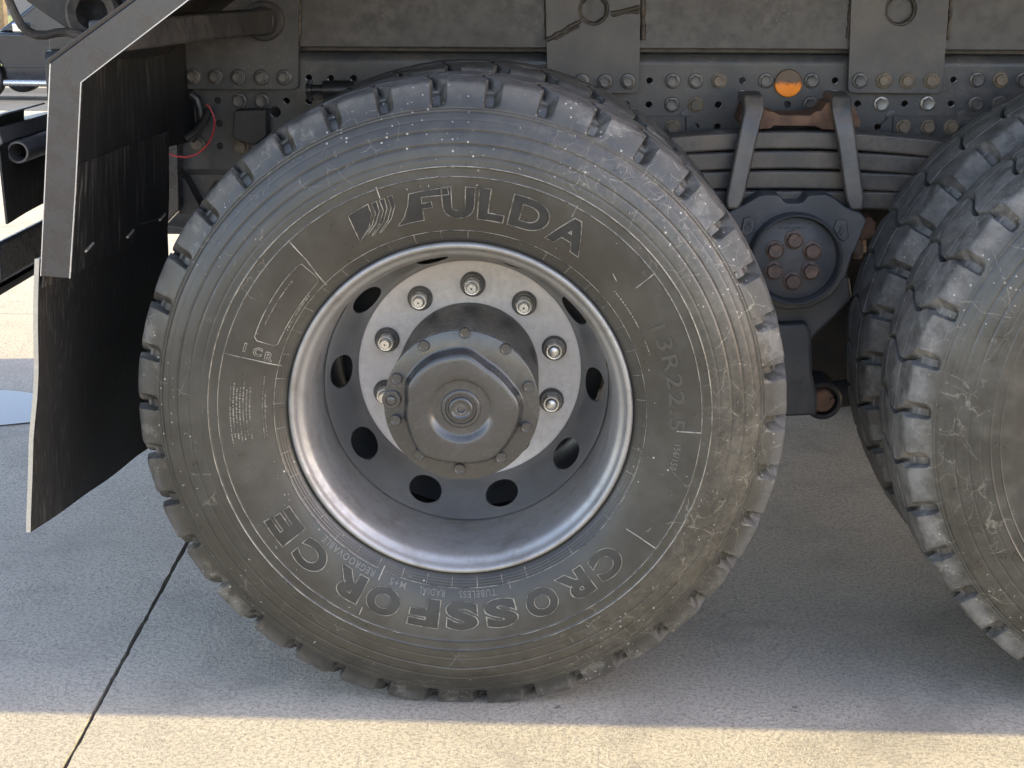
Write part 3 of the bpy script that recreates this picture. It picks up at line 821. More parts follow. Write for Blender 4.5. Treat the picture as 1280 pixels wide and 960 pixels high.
# emblem: wedge and curved bars
px_shape([Z5(58, 230), Z5(155, 175), Z5(172, 225), Z5(160, 290), Z5(118, 358)], name='raised_emblem')
for b in range(3):
    o0 = 172+b*38
    px_shape([Z5(o0, 172-b*16), Z5(o0+24, 160-b*14), Z5(o0+38, 210-b*14), Z5(o0+20, 270-b*12), Z5(o0-25, 335-b*14), Z5(o0-36, 342-b*14), Z5(o0+4, 275-b*12), Z5(o0+20, 220-b*14)], name='raised_emblem')
CF = [('C', (756, 712), .046), ('R', (712, 741), .046), ('O', (677, 758), .044), ('S', (636, 771), .044), ('S', (592, 776), .044), ('F', (523+2, 772), .042), ('O', (477, 757), .046), ('R', (429, 731), .048), ('C', (386, 700), .046), ('E', (350, 668), .046)]
CF = [('C', (765, 710), .044), ('R', (725, 742), .046), ('O', (680, 758), .046), ('S', (627, 773), .046), ('S', (577, 772), .046), ('F', (530, 769), .042), ('O', (477, 756), .048), ('R', (432, 733), .048), ('C', (385, 700), .046), ('E', (348, 663), .042)]
for ch, q, wd in CF:
    letter(ch, .3430, .3930, phi_of(*q), wd*1.27, wheel_a, off=.06, ridge=.0017, fm='plain_face')
arc_text('REGROOVABLE', .3258, .3375, phi_of(432, 700), .112, wheel_a)
arc_text('M+S', .3258, .3375, phi_of(497, 730), .030, wheel_a)
arc_text('RADIAL', .3258, .3375, phi_of(540, 738), .047, wheel_a)
arc_text('TUBELESS', .3258, .3375, phi_of(597, 741), .066, wheel_a)
arc_text('13R22.5', .3590, .3860, phi_of(842, 472), .190, wheel_a, rel=.0012, mat='code')
arc_text('156/150', .3720, .3830, phi_of(845, 572), .046, wheel_a)
arc_text('MADE IN GERMANY', .3270, .3330, phi_of(345, 390), .110, wheel_a) if False else None
# plate outline at the left, ICR mark, small blocks
side_line([(373, 331), (377, 330), (396, 346), (397, 353), (380, 374), (365, 396), (353, 418), (347, 430), (342, 432), (321, 426), (318, 421), (326, 400), (339, 375), (355, 351)], wheel_a, name='raised_frame', closed=True, sub=3)
for ch, (px, py) in (('I', (306, 434)), ('C', (322, 440)), ('R', (336, 446))):
    rr, ph = px_side(px, py)
    v, f = curve_mesh(None, 0, .03, 'NONE', ch, 1.0, .03)
    ys = [a[1] for a in v]; xs = [a[0] for a in v]; s_ = .022/(max(ys)-min(ys))*.75; cx_, cy_ = (max(xs)+min(xs))/2, (max(ys)+min(ys))/2
    vv = [((x-cx_)*s_, (y-cy_)*s_, .0006+z*s_) for x, y, z in v]
    cv = lambda s, t, rr=rr, ph=ph: (rr-s, ph+t/rr)       # reads inwards
    V, F = to_side(vv, f, cv, .01); mb = MB(); mb.add(V, F); mb.build('raised_letter', 'ridge', wheel_a, smooth=60)
def dashes(region, parent, n_rows, seed, name='raised_text'):
    """rows of tiny worn raised marks too small to read"""
    rnd = random.Random(seed); mb = MB()
    (xa, ya_), (xb, yb_) = region
    ra, pa = px_side(xa, ya_); rb, pb = px_side(xb, yb_)
    for q in range(n_rows):
        r = ra+(rb-ra)*(q+.5)/n_rows; p = pa+(pb-pa)*rnd.uniform(0, .12); end = pb-(pb-pa)*rnd.uniform(0, .15); sg = 1 if pb > pa else -1
        while (end-p)*sg > 0:
            L = rnd.uniform(.0012, .0042)/r; d = sg*L
            h = rnd.uniform(.0012, .0022)
            V = [side_point(r-h/2, p, .0009), side_point(r+h/2, p, .0009), side_point(r+h/2, p+d, .0009), side_point(r-h/2, p+d, .0009),
                 side_point(r-h/2, p, -.0003), side_point(r+h/2, p, -.0003), side_point(r+h/2, p+d, -.0003), side_point(r-h/2, p+d, -.0003)]
            mb.add(V, [(0,1,2,3),(0,4,5,1),(1,5,6,2),(2,6,7,3),(3,7,4,0)]); p += d+sg*rnd.choice((.0012, .0012, .003))/r
    o = mb.build(name, 'edge', parent, smooth=0); o['kind'] = 'stuff'; return o
dashes(((290, 556), (316, 476)), wheel_a, 7, 1)
dashes(((329, 415), (372, 341)), wheel_a, 1, 2)
dashes(((357, 414), (391, 366)), wheel_a, 1, 3)
dashes(((331, 555), (336, 470)), wheel_a, 2, 4)
dashes(((800, 455), (772, 345)), wheel_a, 1, 5)
# radial mould lines and small vents
mb = MB()
for q in (((360, 300), (383, 325), (408, 356)), ((279, 441), (318, 450), (352, 457)), ((795, 360), (819, 341)), ((846, 539), (876, 541)), ((783, 661), (800, 672), (819, 685)), ((470, 234), (475, 248)),
          ((715, 271), (722, 257)), ((481, 707), (473, 725)), ((636, 726), (638, 735)), ((453, 759), (449, 768)), ((766, 342), (771, 352))):
    side_line(q, wheel_a, .0011)
for k in range(44):
    a = k*2*pi/44+.05; pts = [side_point(.3055+.017*t/4, a, .0004) for t in range(5)]; mb.tube(pts, .0006, 5)
mb.build('mould_tick', 'edge', wheel_a, smooth=60)['kind'] = 'stuff'
for r_, h_ in ((.4303, .0010), (.4136, .0007), (.3215, .0007)):  # outer ring is pale to paint a sun glint around the sidewall
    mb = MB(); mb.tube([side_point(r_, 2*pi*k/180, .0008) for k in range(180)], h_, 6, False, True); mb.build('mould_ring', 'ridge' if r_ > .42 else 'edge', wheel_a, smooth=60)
mb = MB(); rnd = random.Random(5)
for k in range(46):                           # vent hairs of the mould
    r = rnd.choice((.335, .402, .440, .455, .476, .50)); a = rnd.uniform(0, 2*pi)
    p = side_point(r, a, 0); n = (side_point(r, a, .004)-p); d = Vector((rnd.uniform(-1, 1), 0, rnd.uniform(-1, 1)))*.0035
    mb.tube([p, p+n*.5+d*.4, p+n*.7+d], .0005, 4)
mb.build('vent_hair', 'flap_edge', wheel_a, smooth=0)['kind'] = 'stuff'

# ---- axles and what blocks the view under the truck
for x in (0.0, XR):
    mb = MB(); mb.lathe([(.09, .36), (.085, .5), (.08, .9), (.13, 1.05), (.20, 1.2), (.13, 1.35), (.08, 1.5), (.085, 1.9), (.09, 2.04)], 32, (x, 0, H)); mb.build('axle', 'black', truck)
mb = MB(); mb.tube([(-.9, 1.2, .75), (-.1, 1.2, .62)], .06, 12); mb.tube([(.1, 1.2, .6), (XR-.1, 1.2, .6)], .06, 12); mb.build('drive_shaft', 'black', truck)

mb = MB(); mb.box((.36, .98, .31), (1.08, 1.40, .86)); mb.build('trunnion_blocker', 'black', truck, bevel=.02)  # oversized box added to block the bright background below the saddle
mb = MB(); mb.box((-.9, 1.50, .60), (2.6, 1.56, .868)); mb.build('spring_beam', 'black', truck, smooth=0)
# ---- chassis rail with punched holes
RY = .81
ROWA_H = [(386, 97.5), (413.5, 98), (442, 98), (470, 99), (812, 101), (928, 101), (1044, 101), (1192, 100)]
ROWB_H = [(358, 126), (272, 125.5), (783, 131), (811, 131), (898, 131), (984, 130.5), (1041, 128.5), (1072, 130), (1131, 130), (1189, 130), (386, 127)]
ROWC_H = [(870, 158.5), (897, 158.5), (1097, 159), (274, 154), (275, 182.5)]
rz0, rz1 = .868, 1.098
holes = [circ(*XZ(a, b, RY), .0078) for a, b in ROWA_H+ROWB_H+ROWC_H] + [circ(*XZ(344, 140, RY), .0125, 24)]
mb = MB(); plate(mb, [(-.95, rz0), (2.6, rz0), (2.6, rz1), (-.95, rz1)], holes, RY, RY+.009)
prof = []
for k in range(9):
    a = k/8*pi/2; prof.append((RY+.022-.022*cos(a), rz1+.022*sin(a)))
prof += [(.90, rz1+.022), (.90, rz1+.013), (RY+.022, rz1+.013), (RY+.009, rz1)]
n = len(prof)
mb.add([(-.95, y, z) for y, z in prof]+[(2.6, y, z) for y, z in prof], [tuple(range(n)), tuple(range(2*n-1, n-1, -1))]+[(i, i+n, (i+1) % n+n, (i+1) % n) for i in range(n) if i != n-1])
prof2 = [(RY+.0005, rz0), (RY+.006, rz0-.012), (RY+.02, rz0-.018), (.90, rz0-.018), (.90, rz0-.010), (RY+.022, rz0-.009), (RY+.009, rz0)]
n = len(prof2)
mb.add([(-.95, y, z) for y, z in prof2]+[(2.6, y, z) for y, z in prof2], [tuple(range(n)), tuple(range(2*n-1, n-1, -1))]+[(i, i+n, (i+1) % n+n, (i+1) % n) for i in range(n-1)])
rail = mb.build('chassis_rail', 'rail', truck, smooth=40)
mb = MB(); mb.box((-.95, 1.575, .86), (2.6, 1.585, 1.12)); mb.box((-.95, 1.50, 1.11), (2.6, 1.575, 1.12)); mb.build('chassis_rail', 'rail', truck, smooth=0)
mb = MB()
for x in (-.55, .655, 1.9): MB().box((x-.06, .825, .90), (x+.06, 1.57, 1.09)).build('cross_member', 'black', truck, smooth=0)

def bolt_mesh(mat, dish=True, r=.0128, fl=.0168, hgt=.013, name='bolt'):
    mb = MB(); mb.lathe([(fl, .001), (fl, -.0018), (fl*.9, -.0035), (r*.6, -.0045)], 28)
    hex_head(mb, r, -.002, -hgt)
    if dish:
        n = len(mb.v); mb.lathe([(r*.62, -hgt-.0002), (r*.55, -hgt+.0012), (r*.2, -hgt+.0022), (.0004, -hgt+.0022)], 20, caps=(False, True))
    return mb.mesh(name, mat)
B_STD = bolt_mesh('bolt'); B_BRIGHT = bolt_mesh('bright_bolt'); B_DUSTY = bolt_mesh('dusty_bolt', False); B_RUST = bolt_mesh('rust_bolt', False, .0155, .0200, .016)
def star_bolt(mat):
    mb = MB(); mb.lathe([(.0172, .001), (.0172, -.0022), (.0150, -.0045), (.0120, -.005)], 28)
    mb.lathe([(.0120, -.004), (.0120, -.0115), (.0112, -.0125), (.0095, -.0128), (.0086, -.0115), (.006, -.011), (.0015, -.0115), (.0004, -.0115)], 32, caps=(False, True),
             rfun=lambda r, a, y: r*(1+.06*cos(8*a)))
    return mb.mesh('bolt', mat)
B_STAR = star_bolt('bolt'); B_STARD = star_bolt('dusty_bolt')
def place_bolts(me, pts, Y, parent, name='bolt'):
    for a, b in pts:
        p = P(a, b, Y-.006); o = put(name, (B_DUSTY if me is B_STD and random.random() < .3 else me), parent, (p.x, Y, p.z)); o.rotation_euler.y = random.uniform(0, 1.05)
place_bolts(B_STD, [(841, 101.5), (870, 101.5), (899, 101.5), (1222, 100), (1251.5, 100), (1280, 100), (840, 131), (870, 131), (1221, 130), (1250, 129.5), (1279, 129.5), (1015, 101)], RY, rail)
place_bolts(B_BRIGHT, [(1102, 130), (1160, 129.5)], RY, rail)
place_bolts(B_STD, [(1013.5, 130.5), (958, 101)], RY, rail)
place_bolts(B_STD, [(299, 126), (327, 126.5), (247, 181), (301, 183.5)], RY-.004, rail)
# amber reflector
p = P(985.5, 104, RY-.006)
mb = MB(); mb.lathe([(.0293, .0), (.0293, -.005), (.0275, -.0065), (.0045, -.0072), (.0040, -.006), (.0036, -.0095), (.0015, -.0102)], 40, caps=(False, True))
mb.build('reflector', 'amber', truck, (p.x, RY-.001, p.z))

# subframe side panel above the rail and its welded-on plates
SY = .797
mb = MB(); mb.box((-.95, RY+.035, 1.1205), (2.6, RY+.088, 1.16)); sx0 = P(373, 30, SY).x; zb = P(700, 60.5, SY).z  # first box: spacer strip added to block light through the gap
mb.box((sx0, SY, zb), (2.6, SY+.07, 1.44)); subframe = mb.build('subframe', 'panel', truck, bevel=.003)
def weld(pts, Y, r, parent, name='weld_bead', step=.004):
    path = []
    for (a, b), (c, d) in zip(pts, pts[1:]):
        A, B = P(a, b, Y), P(c, d, Y); n = max(2, int((B-A).length/step))
        for k in range(n): path.append(A.lerp(B, k/n)+Vector((random.uniform(-.0008, .0008), 0, random.uniform(-.0008, .0008))))
    path.append(P(*pts[-1], Y))
    rr = [r*random.uniform(.7, 1.25) for _ in path]
    mb = MB(); mb.tube(path, rr, 8); return mb.build(name, 'weld', parent, smooth=60)
PY = .782
def bracket(outline, hole, r, bolts, mesh):
    mb = MB(); zz = [(P(a, b, PY).x, P(a, b, PY).z) for a, b in outline]
    hx, hz = XZ(*hole, PY)
    plate(mb, rrect(zz, .012, 4), [circ(hx, hz, r, 32)], PY, SY-.0005, .001)
    o = mb.build('bracket_plate', 'plate', truck)
    mb = MB(); pts = []; rr = []
    for k in range(40):
        a = 2*pi*k/40; pts.append((hx+(r-.003)*cos(a), SY-.007, hz+(r-.003)*sin(a))); rr.append(.0058*random.uniform(.7, 1.25))
    mb.tube(pts, rr, 8, False, True); mb.build('weld_bead', 'weld', o, smooth=60)
    place_bolts(mesh, bolts, PY, o)
    return o
b1 = bracket([(681, -60), (800.5, -60), (798.5, 116), (685, 117)], (742, 12), .0335, [(700, 102), (727.5, 102), (756.5, 102.5), (785.5, 102)], B_STAR)
b2 = bracket([(1067, -60), (1190.5, -60), (1177, 116.5), (1060.5, 115.5)], (1126, 12), .0345, [], B_STAR)
place_bolts(B_STD, [(1075.5, 101)], PY, b2); place_bolts(B_STARD, [(1105.5, 101), (1135, 101.5), (1165, 101)], PY, b2)
weld([(684, 50), (690, 47), (706, 37), (726, 26)], PY, .0045, b1); weld([(693, 49), (709, 41), (724, 32)], PY, .003, b1); weld([(764, 17), (782, 13), (800, 9)], PY, .0045, b1); weld([(765, 20), (783, 16), (800, 15)], PY, .003, b1)
weld([(682, -10), (683, 20), (683.5, 50)], SY-.002, .0042, b1); weld([(803, -10), (804, 20), (803.5, 50)], SY-.002, .006, b1)
weld([(1065, -10), (1062, 30), (1059, 48)], SY-.002, .005, b2); weld([(1189, -10), (1187, 20), (1184, 50)], SY-.002, .005, b2)
# left plate at the front end of the subframe
mb = MB(); zz = pxpoly([(150, -60), (372, -60), (372, 111.5), (150, 110.5)], PY); plate(mb, rrect(zz, .012), [], PY, RY-.001, .001)
b0 = mb.build('bracket_plate', 'rail', truck); place_bolts(B_STAR, [(241, 96), (269, 96), (297.5, 96.5), (326, 97), (354.5, 97)], PY, b0)
weld([(373.5, -10), (374, 25), (373, 52)], SY-.004, .006, b0)
p = P(331, 26, PY); mb = MB(); mb.lathe([(.042, .001), (.042, -.012), (.038, -.016), (.024, -.016), (.022, -.008), (.01, -.008)], 32, caps=(False, True)); mb.build('pivot_boss', 'black', b0, (p.x, PY, p.z))
# little plates behind the spring
SPY = RY-.007
mb = MB(); plate(mb, rrect(pxpoly([(740, 145.5), (856, 145.5), (856, 175), (740, 175)], SPY), .002), [], SPY, RY-.0005); mb.prism(pxpoly([(858, 146), (862, 146), (871, 157), (874, 170), (858, 170)], SPY), SPY-.002, RY-.001)
o = mb.build('spring_stop_plate', 'rail', truck); place_bolts(B_DUSTY, [(812, 159), (841, 159)], SPY, o)
mb = MB(); plate(mb, rrect(pxpoly([(1117, 145.5), (1262, 145.5), (1262, 178), (1117, 170)], SPY), .002), [], SPY, RY-.0005); mb.prism(pxpoly([(1115, 146), (1111, 146), (1102, 155), (1099, 166), (1115, 166)], SPY), SPY-.002, RY-.001)
o = mb.build('spring_stop_plate', 'rail', truck); place_bolts(B_DUSTY, [(1130, 159), (1160.5, 159), (1190, 159), (1220, 159)], SPY, o)
for a, b in ((856.5, 144), (1114, 144.5), (1203, 144)):
    p = P(a, b, RY); mb = MB(); mb.lathe([(.0115, .001), (.0115, -.0025), (.0095, -.003), (.001, -.003)], 24, caps=(False, True)); mb.build('rail_plug', 'rail', rail, (p.x, RY, p.z))

# ---- leaf spring
LY0, LY1 = .635, .725
xc = P(997, 170, LY0).x
spring = None
LV = [(164, 186.5, .20), (188.5, 211.5, .165), (213.5, 236.5, .11), (238.5, 261, .03)]
for i, (pa, pb, kk) in enumerate(LV):
    zt, zb_ = P(997, pa, LY0).z, P(997, pb, LY0).z; th = zt-zb_; zm = (zt+zb_)/2; L = (.56, .50, .46, .42)[i]
    path = []
    for k in range(25):
        x = xc-L+2*L*k/24; path.append((x, (LY0+LY1)/2, zm-kk*(x-xc)**2))
    mb = MB(); mb.strip(path, (0, 1, 0), LY1-LY0, (0, 0, 1), th)
    if i == 0: spring = mb.build('leaf_spring', 'spring', truck, bevel=.0055)
    else: mb.build('spring_leaf', 'spring', spring, bevel=.0055)
mb = MB(); pts = pxpoly([(924, 150), (929, 134), (934, 128), (945, 129), (952, 133), (960, 139), (968, 140), (975, 144), (1012, 144), (1021, 139), (1027, 138), (1033, 129), (1042, 126), (1062, 129), (1071, 139), (1076, 153), (1075, 159), (1064, 161.5), (1042, 162.5), (1028, 162), (1019, 158), (968, 157.5), (962, 161), (948, 162), (926, 156)], LY0+.005)
mb.prism(pts, LY0+.005, LY1+.01); mb.build('clamp_plate', 'rust', spring, bevel=.003)
def ubolt(pt, pb):
    A = P(*pt, LY0-.028); B = P(*pb, LY0-.05)
    A2 = A+Vector((0, .045, .016)); A3 = A+Vector((0, .12, .012))
    path = [A3, A2, A+Vector((0, .014, .012)), A+Vector((0, .002, -.006)), A.lerp(B, .30), A.lerp(B, .85), A.lerp(B, .90), B]
    td = [(0, 0, 1), (0, 0, 1), (0, -.6, .8), (0, -1, .1), (0, -1, 0), (0, -1, 0), (0, -1, .1), (0, -1, .2)]
    mb = MB(); mb.strip(path, (1, 0, 0), [.040, .040, .040, .040, .039, .038, .036, .024], td, .024); mb.build('u_bolt', 'spring', spring, bevel=.006)
ubolt((942, 134), (915, 262)); ubolt((1052, 134), (1070, 263))
# saddle casting and its cover
CY = .575
mb = MB(); pts = pxpoly([(905, 268), (930, 256), (949, 245), (958, 243), (975, 244), (980, 252), (985, 254), (1001, 254), (1005, 251), (1010, 244), (1033, 243), (1046, 250), (1058, 259), (1077, 267), (1084, 276), (1070, 312), (1066, 318), (1058, 345), (1040, 370), (1014, 385), (985, 388), (950, 380), (920, 350)], CY)
mb.prism(pts, CY, CY+.10); saddle = mb.build('spring_saddle', 'cast', truck, bevel=.005)
for q in ([(930, 273), (938, 271), (944, 276), (942, 290), (933, 296), (926, 290)], [(1046, 275), (1058, 275), (1061, 296), (1055, 302), (1048, 298), (1042, 286)]):
    mb = MB(); c_ = pxpoly(q, CY-.006)
    mb.prism(c_, CY-.006, CY+.004); mb.build('casting_pad', 'cast', saddle, bevel=.002)
    cx_ = sum(a for a, b in c_)/len(c_); cz_ = sum(b for a, b in c_)/len(c_)
    mb = MB()
    for k in range(4):
        a = random.uniform(0, 6); mb.tube([(cx_+.008*cos(a), CY-.0062, cz_+.011*sin(a)), (cx_+.003*cos(a+1), CY-.0062, cz_+.004*sin(a+1)), (cx_+.008*cos(a+2.2), CY-.0062, cz_+.011*sin(a+2.2))], .0016, 6)
    mb.build('cast_mark', 'cast', saddle)
cc = P(995, 325, CY-.035)
mb = MB(); mb.lathe([(.0935, .04), (.0935, -.020), (.0925, -.026), (.0905, -.028), (.0885, -.026), (.0865, -.006), (.0855, .0), (.084, -.003), (.0825, -.004), (.001, -.004)], 72, caps=(False, True))
capo = mb.build('saddle_cover', 'cast', saddle, (cc.x, CY-.035+.02, cc.z))
capY = CY-.035+.016
place_bolts(B_RUST, [(993, 300), (1015.5, 313.5), (1013.5, 338.5), (991, 351.5), (967.5, 338.5), (969, 313)], capY, saddle)
def flat_text(txt, px, py, Y, hgt, parent, name, mat, rel=.0008):
    v, f = curve_mesh(None, .02, 0, 'BOTH', txt, 1.0, .01, 3)
    xs = [a[0] for a in v]; ys = [a[1] for a in v]; s_ = hgt/(max(ys)-min(ys)); p = P(px, py, Y); mx = (max(xs)+min(xs))/2; my = (max(ys)+min(ys))/2
    mb = MB(); mb.add([(p.x+(x-mx)*s_*1.05, Y-(z/.02)*rel, p.z+(y-my)*s_) for x, y, z in v], f); return mb.build(name, mat, parent, smooth=0)
flat_text('1 340 990', 991, 279, capY, .0045, saddle, 'cast_text', 'black', .0006)
flat_text('GA1202 020 00 37', 990, 285, capY, .0050, saddle, 'cast_text', 'black', .0006)
# bracket arm below the saddle, torque-rod end
AY = .62
mb = MB(); mb.prism(pxpoly([(900, 360), (1062, 345), (1066, 372), (1045, 395), (1022, 417), (1012, 428), (900, 440)], AY), AY, AY+.14); mb.prism(pxpoly([(930, 408), (1008, 404), (1014, 414), (1016, 470), (1022, 492), (1022, 520), (930, 523)], AY-.03), AY-.03, AY+.12); arm = mb.build('axle_bracket', 'cast', truck, bevel=.008)
flat_text('15100', 995, 478, AY-.03, .008, arm, 'cast_text', 'black')
p = P(1028, 500, AY+.01); mb = MB(); mb.lathe([(.041, .09), (.041, -.008), (.036, -.014), (.031, -.010), (.030, .03), (.001, .03)], 40, caps=(False, True)); rod = mb.build('torque_rod', 'black', truck, (p.x, AY+.01, p.z))
mb = MB(); mb.lathe([(.026, .03), (.026, -.004), (.022, -.010), (.001, -.010)], 32, caps=(False, True)); mb.tube([(.018, -.012, .004), (.018, -.02, .004)], .005, 8); mb.build('rod_pin', 'rust', rod)
mb = MB(); mb.tube([(.03, .04, .0), (.5, .2, .03)], .03, 14); mb.build('rod_tube', 'black', rod)
mb = MB(); mb.prism(pxpoly([(1066, 272), (1090, 272), (1095, 280), (1094, 296), (1078, 302), (1066, 296)], CY+.05), CY+.05, CY+.12); st = mb.build('stop_block', 'rust', truck, bevel=.004)
p = P(1077, 308, CY+.03); mb = MB(); mb.tube([(p.x-.004, CY+.07, p.z+.03), (p.x, CY+.07, p.z-.02)], .019, 6); mb.tube([(p.x, CY+.07, p.z-.02), (p.x+.001, CY+.07, p.z-.032)], .011, 10); mb.build('bolt', 'rust_bolt', st)

# ---- things on the rail at the left
mb = MB(); q = pxpoly([(292, 138), (333, 137), (333, 170), (318, 182), (290, 172)], RY-.05); mb.prism(q, RY-.05, RY-.002); mb.build('hose_clip', 'black', truck, bevel=.004)
p0, p1 = P(383, 112, RY-.09), P(440, 109, RY-.09)
mb = MB()
def ax_x(mb, prof, o):   # lathe about the x axis
    t = MB(); t.lathe(prof, 24); mb.add([(o.x+y, o.y+x, o.z+z) for x, y, z in t.v], t.f)
ax_x(mb, [(.001, 0), (.014, .0), (.0145, .010), (.0145, .012), (.0105, .013), (.0105, .034), (.0185, .036), (.0195, .045), (.0200, .085), (.0185, .10), (.0001, .10)], p0)
mb.build('air_coupling', 'hose', truck)
mb = MB(); mb.tube([P(388, 100, RY-.09), P(386, 112, RY-.095), P(389, 126, RY-.09)], .006, 8); mb.build('clip_pin', 'black', truck)
rp = [P(a, b, .74) for a, b in ((258, 131), (262, 134), (266, 142), (268.5, 152), (267, 165), (262, 177), (255, 186), (246, 193), (233, 196.5), (220, 195.5), (209, 191.5), (200, 187))]
mb = MB(); mb.tube(rp, .0019, 8); tag(mb.build('wire', 'wire', truck), 'thin red wire looping over the frame')
hp = [P(a, b, .76) for a, b in ((238, 118), (246, 124), (250, 136), (252, 150), (246, 164), (238, 175))]
mb = MB(); mb.tube(hp, .010, 10); mb.tube([P(a, b, .75) for a, b in ((262, 136), (255, 152), (244, 165), (232, 172))], .009, 10); mb.build('hose', 'hose', truck)
GY = .74
mb = MB(); mb.prism(pxpoly([(204, 168), (222, 176), (224, 262), (203, 284)], GY), GY, GY+.05); mb.build('post', 'guard', truck, bevel=.003)
mb = MB(); mb.prism(pxpoly([(200, 214), (330, 210), (330, 222), (270, 228), (250, 258), (236, 262), (224, 222)], RY+.01), RY+.01, RY+.2); mb.prism(pxpoly([(226, 226), (330, 206), (345, 230), (300, 262), (246, 262)], RY+.06), RY+.06, RY+.3); mb.build('cross_member', 'rail', truck, bevel=.006)
mb = MB(); mb.prism(pxpoly([(223, 216), (232, 225), (250, 258), (236, 268), (224, 268)], GY+.03), GY+.03, GY+.25); mb.build('gusset', 'black', truck, bevel=.003)

# ---- mudguard, its rubber liner and the mud flap
MY = -.040
out = [XZ(*q, MY) for q in ((50, 345), (55, 240), (62, 80), (170, 0))]
inn = [XZ(*q, MY) for q in ((87, 348), (94, 240), (101, 103), (235, 0))]
d_o = Vector(out[3])-Vector(out[2]); d_i = Vector(inn[3])-Vector(inn[2])
out.append(tuple(Vector(out[3])+d_o*1.6)); inn.append(tuple(Vector(inn[3])+d_i*1.45))
mb = MB()
for i in range(4):
    quad = [out[i], out[i+1], inn[i+1], inn[i]]
mb.prism(out+inn[::-1], MY, MY+.011)
for nm, pth in (('guard_sun_highlight', inn), ('guard_sun_highlight', [(x+.001, z) for x, z in out[:3]])):
    m_ = MB(); m_.tube([(x, MY+.001, z) for x, z in pth], .0013, 6); GE = locals().get('GE', []); GE.append(m_)  # bright tubes added as a painted sunlit highlight along the guard
# top return of the guard
ts = .008
ret = [out[2], out[3], out[4]]
nrm = Vector((-(d_o.y), d_o.x)).normalized()
mb.add([(x, y, z) for y in (MY+.004, MY+.62) for x, z in (out[2], out[3], out[4])]+[(x+nrm.x*ts, y, z+nrm.y*ts) for y in (MY, MY+.62) for x, z in (out[2], out[3], out[4])],
       [(0, 1, 4, 3), (1, 2, 5, 4), (6, 9, 10, 7), (7, 10, 11, 8), (0, 3, 9, 6), (0, 6, 7, 1), (1, 7, 8, 2), (3, 4, 10, 9), (4, 5, 11, 10)])
guard = mb.build('mudguard', 'guard', truck, smooth=25, bevel=.0012)
for m_ in GE: m_.build('guard_sun_highlight', 'zinc', guard)
def sheet(quad, th, axis, name, mat, parent, nu=14, nv=10, wob=.002):
    """rubber sheet from 4 corner points (front-top, back-top, back-bottom, front-bottom), thickened along axis"""
    a, b, c, d = [Vector(q) for q in quad]; ax = Vector(axis).normalized()*th; v = []; f = []
    for s_ in (0, 1):
        for j in range(nv+1):
            for i in range(nu+1):
                u, t = i/nu, j/nv; p = (a.lerp(b, u)).lerp(d.lerp(c, u), t)
                p += Vector(axis)*wob*noise.noise(Vector((p.y*5, p.z*6, 1.7)))*4*t; v.append(p+ax*s_)
    n1 = (nu+1)*(nv+1)
    for j in range(nv):
        for i in range(nu):
            q = j*(nu+1)+i; f.append((q, q+1, q+nu+2, q+nu+1)); f.append((n1+q, n1+q+nu+1, n1+q+nu+2, n1+q+1))
    mb = MB(); mb.add(v, f)
    e = []
    for j in range(nv):
        for i in (0, nu): q = j*(nu+1)+i; e.append((q, q+nu+1, n1+q+nu+1, n1+q))
    for i in range(nu):
        for j in (0, nv): q = j*(nu+1)+i; e.append((q, q+1, n1+q+1, n1+q))
    mb.m(1).add([], [])
    o = len(mb.f); mb.f += e; mb.mi += [1]*len(e)
    return mb.build(name, mat, parent, smooth=40)
xo2, zo2 = out[2]; xo0, zo0 = out[0]
YB = .685
# upper sheet (vertical), sloping sheet, lower sheet
sheet([(xo2+.001, MY+.0045, zo2), (xo2+.001, YB, zo2-.028), (xo2+.003, YB-.03, .962), (xo2-.015, MY+.0045, .955)], .004, (1, 0, 0), 'liner_sheet', ['liner', 'liner'], guard)
p3, p4 = out[3], out[4]
sheet([(p4[0]-.01, MY+.005, p4[1]-.006), (p4[0]-.01, YB, p4[1]-.006), (xo2+.004, YB, zo2-.026), (xo2+.004, MY+.005, zo2-.004)], .004, (0.55, 0, -.83), 'liner_sheet', ['liner', 'liner'], guard)
sheet([(xo2-.012, MY+.0045, .972), (xo2+.008, YB-.045, .970), (xo2+.008, .598, .774), (out[0][0]+.002, MY+.0045, .780)], .004, (1, 0, 0), 'liner_sheet', ['liner', 'liner'], guard)
sheet([(xo2-.006, YB-.08, zo2+.02), (xo2+.030, YB+.185, zo2+.03), (xo2+.030, YB+.19, .930), (xo2-.006, YB-.08, .935)], .004, (1, 0, 0), 'liner_sheet', ['liner', 'liner'], guard)
fl = sheet([(out[0][0]-.006, MY-.002, .83), (xo2+.003, .590, .80), (xo2+.004, .575, .342), (-.7588, MY-.002, .3424)], .008, (1, 0, 0), 'mud_flap', ['flap', 'flap_edge'], truck, 20, 20, .004)
mb = MB()
for a, b in ((112, 309), (163, 292), (203, 271)):
    d = (xo2+.012); pa = P(a, b, .1); dd = pa-CAM; s_ = (d-CAM.x)/dd.x; q = CAM+dd*s_
    MB().tube([q+Vector((0, -.022, -.003)), q+Vector((0, .022, .003))], .0022, 6).build('staple', 'zinc', guard)
# support tube of the guard
p = P(331, 26, PY)
mb = MB(); mb.strip([(p.x-.11, MY+.03, p.z+.004), (p.x-.055, .40, p.z+.003), (p.x, PY-.03, p.z)], (1, 0, 0), .056, (0, 0, 1), .050); mb.tube([(p.x, PY-.05, p.z), (p.x, PY-.002, p.z)], .030, 20); mb.build('guard_arm', 'black', truck, bevel=.006)
mb = MB(); mb.prism([(p.x-.10, p.z+.05), (p.x+.03, p.z+.06), (p.x+.0, p.z+.10), (p.x-.08, p.z+.10)], .10, .70); mb.build('arm_bracket', 'black', truck, bevel=.004)

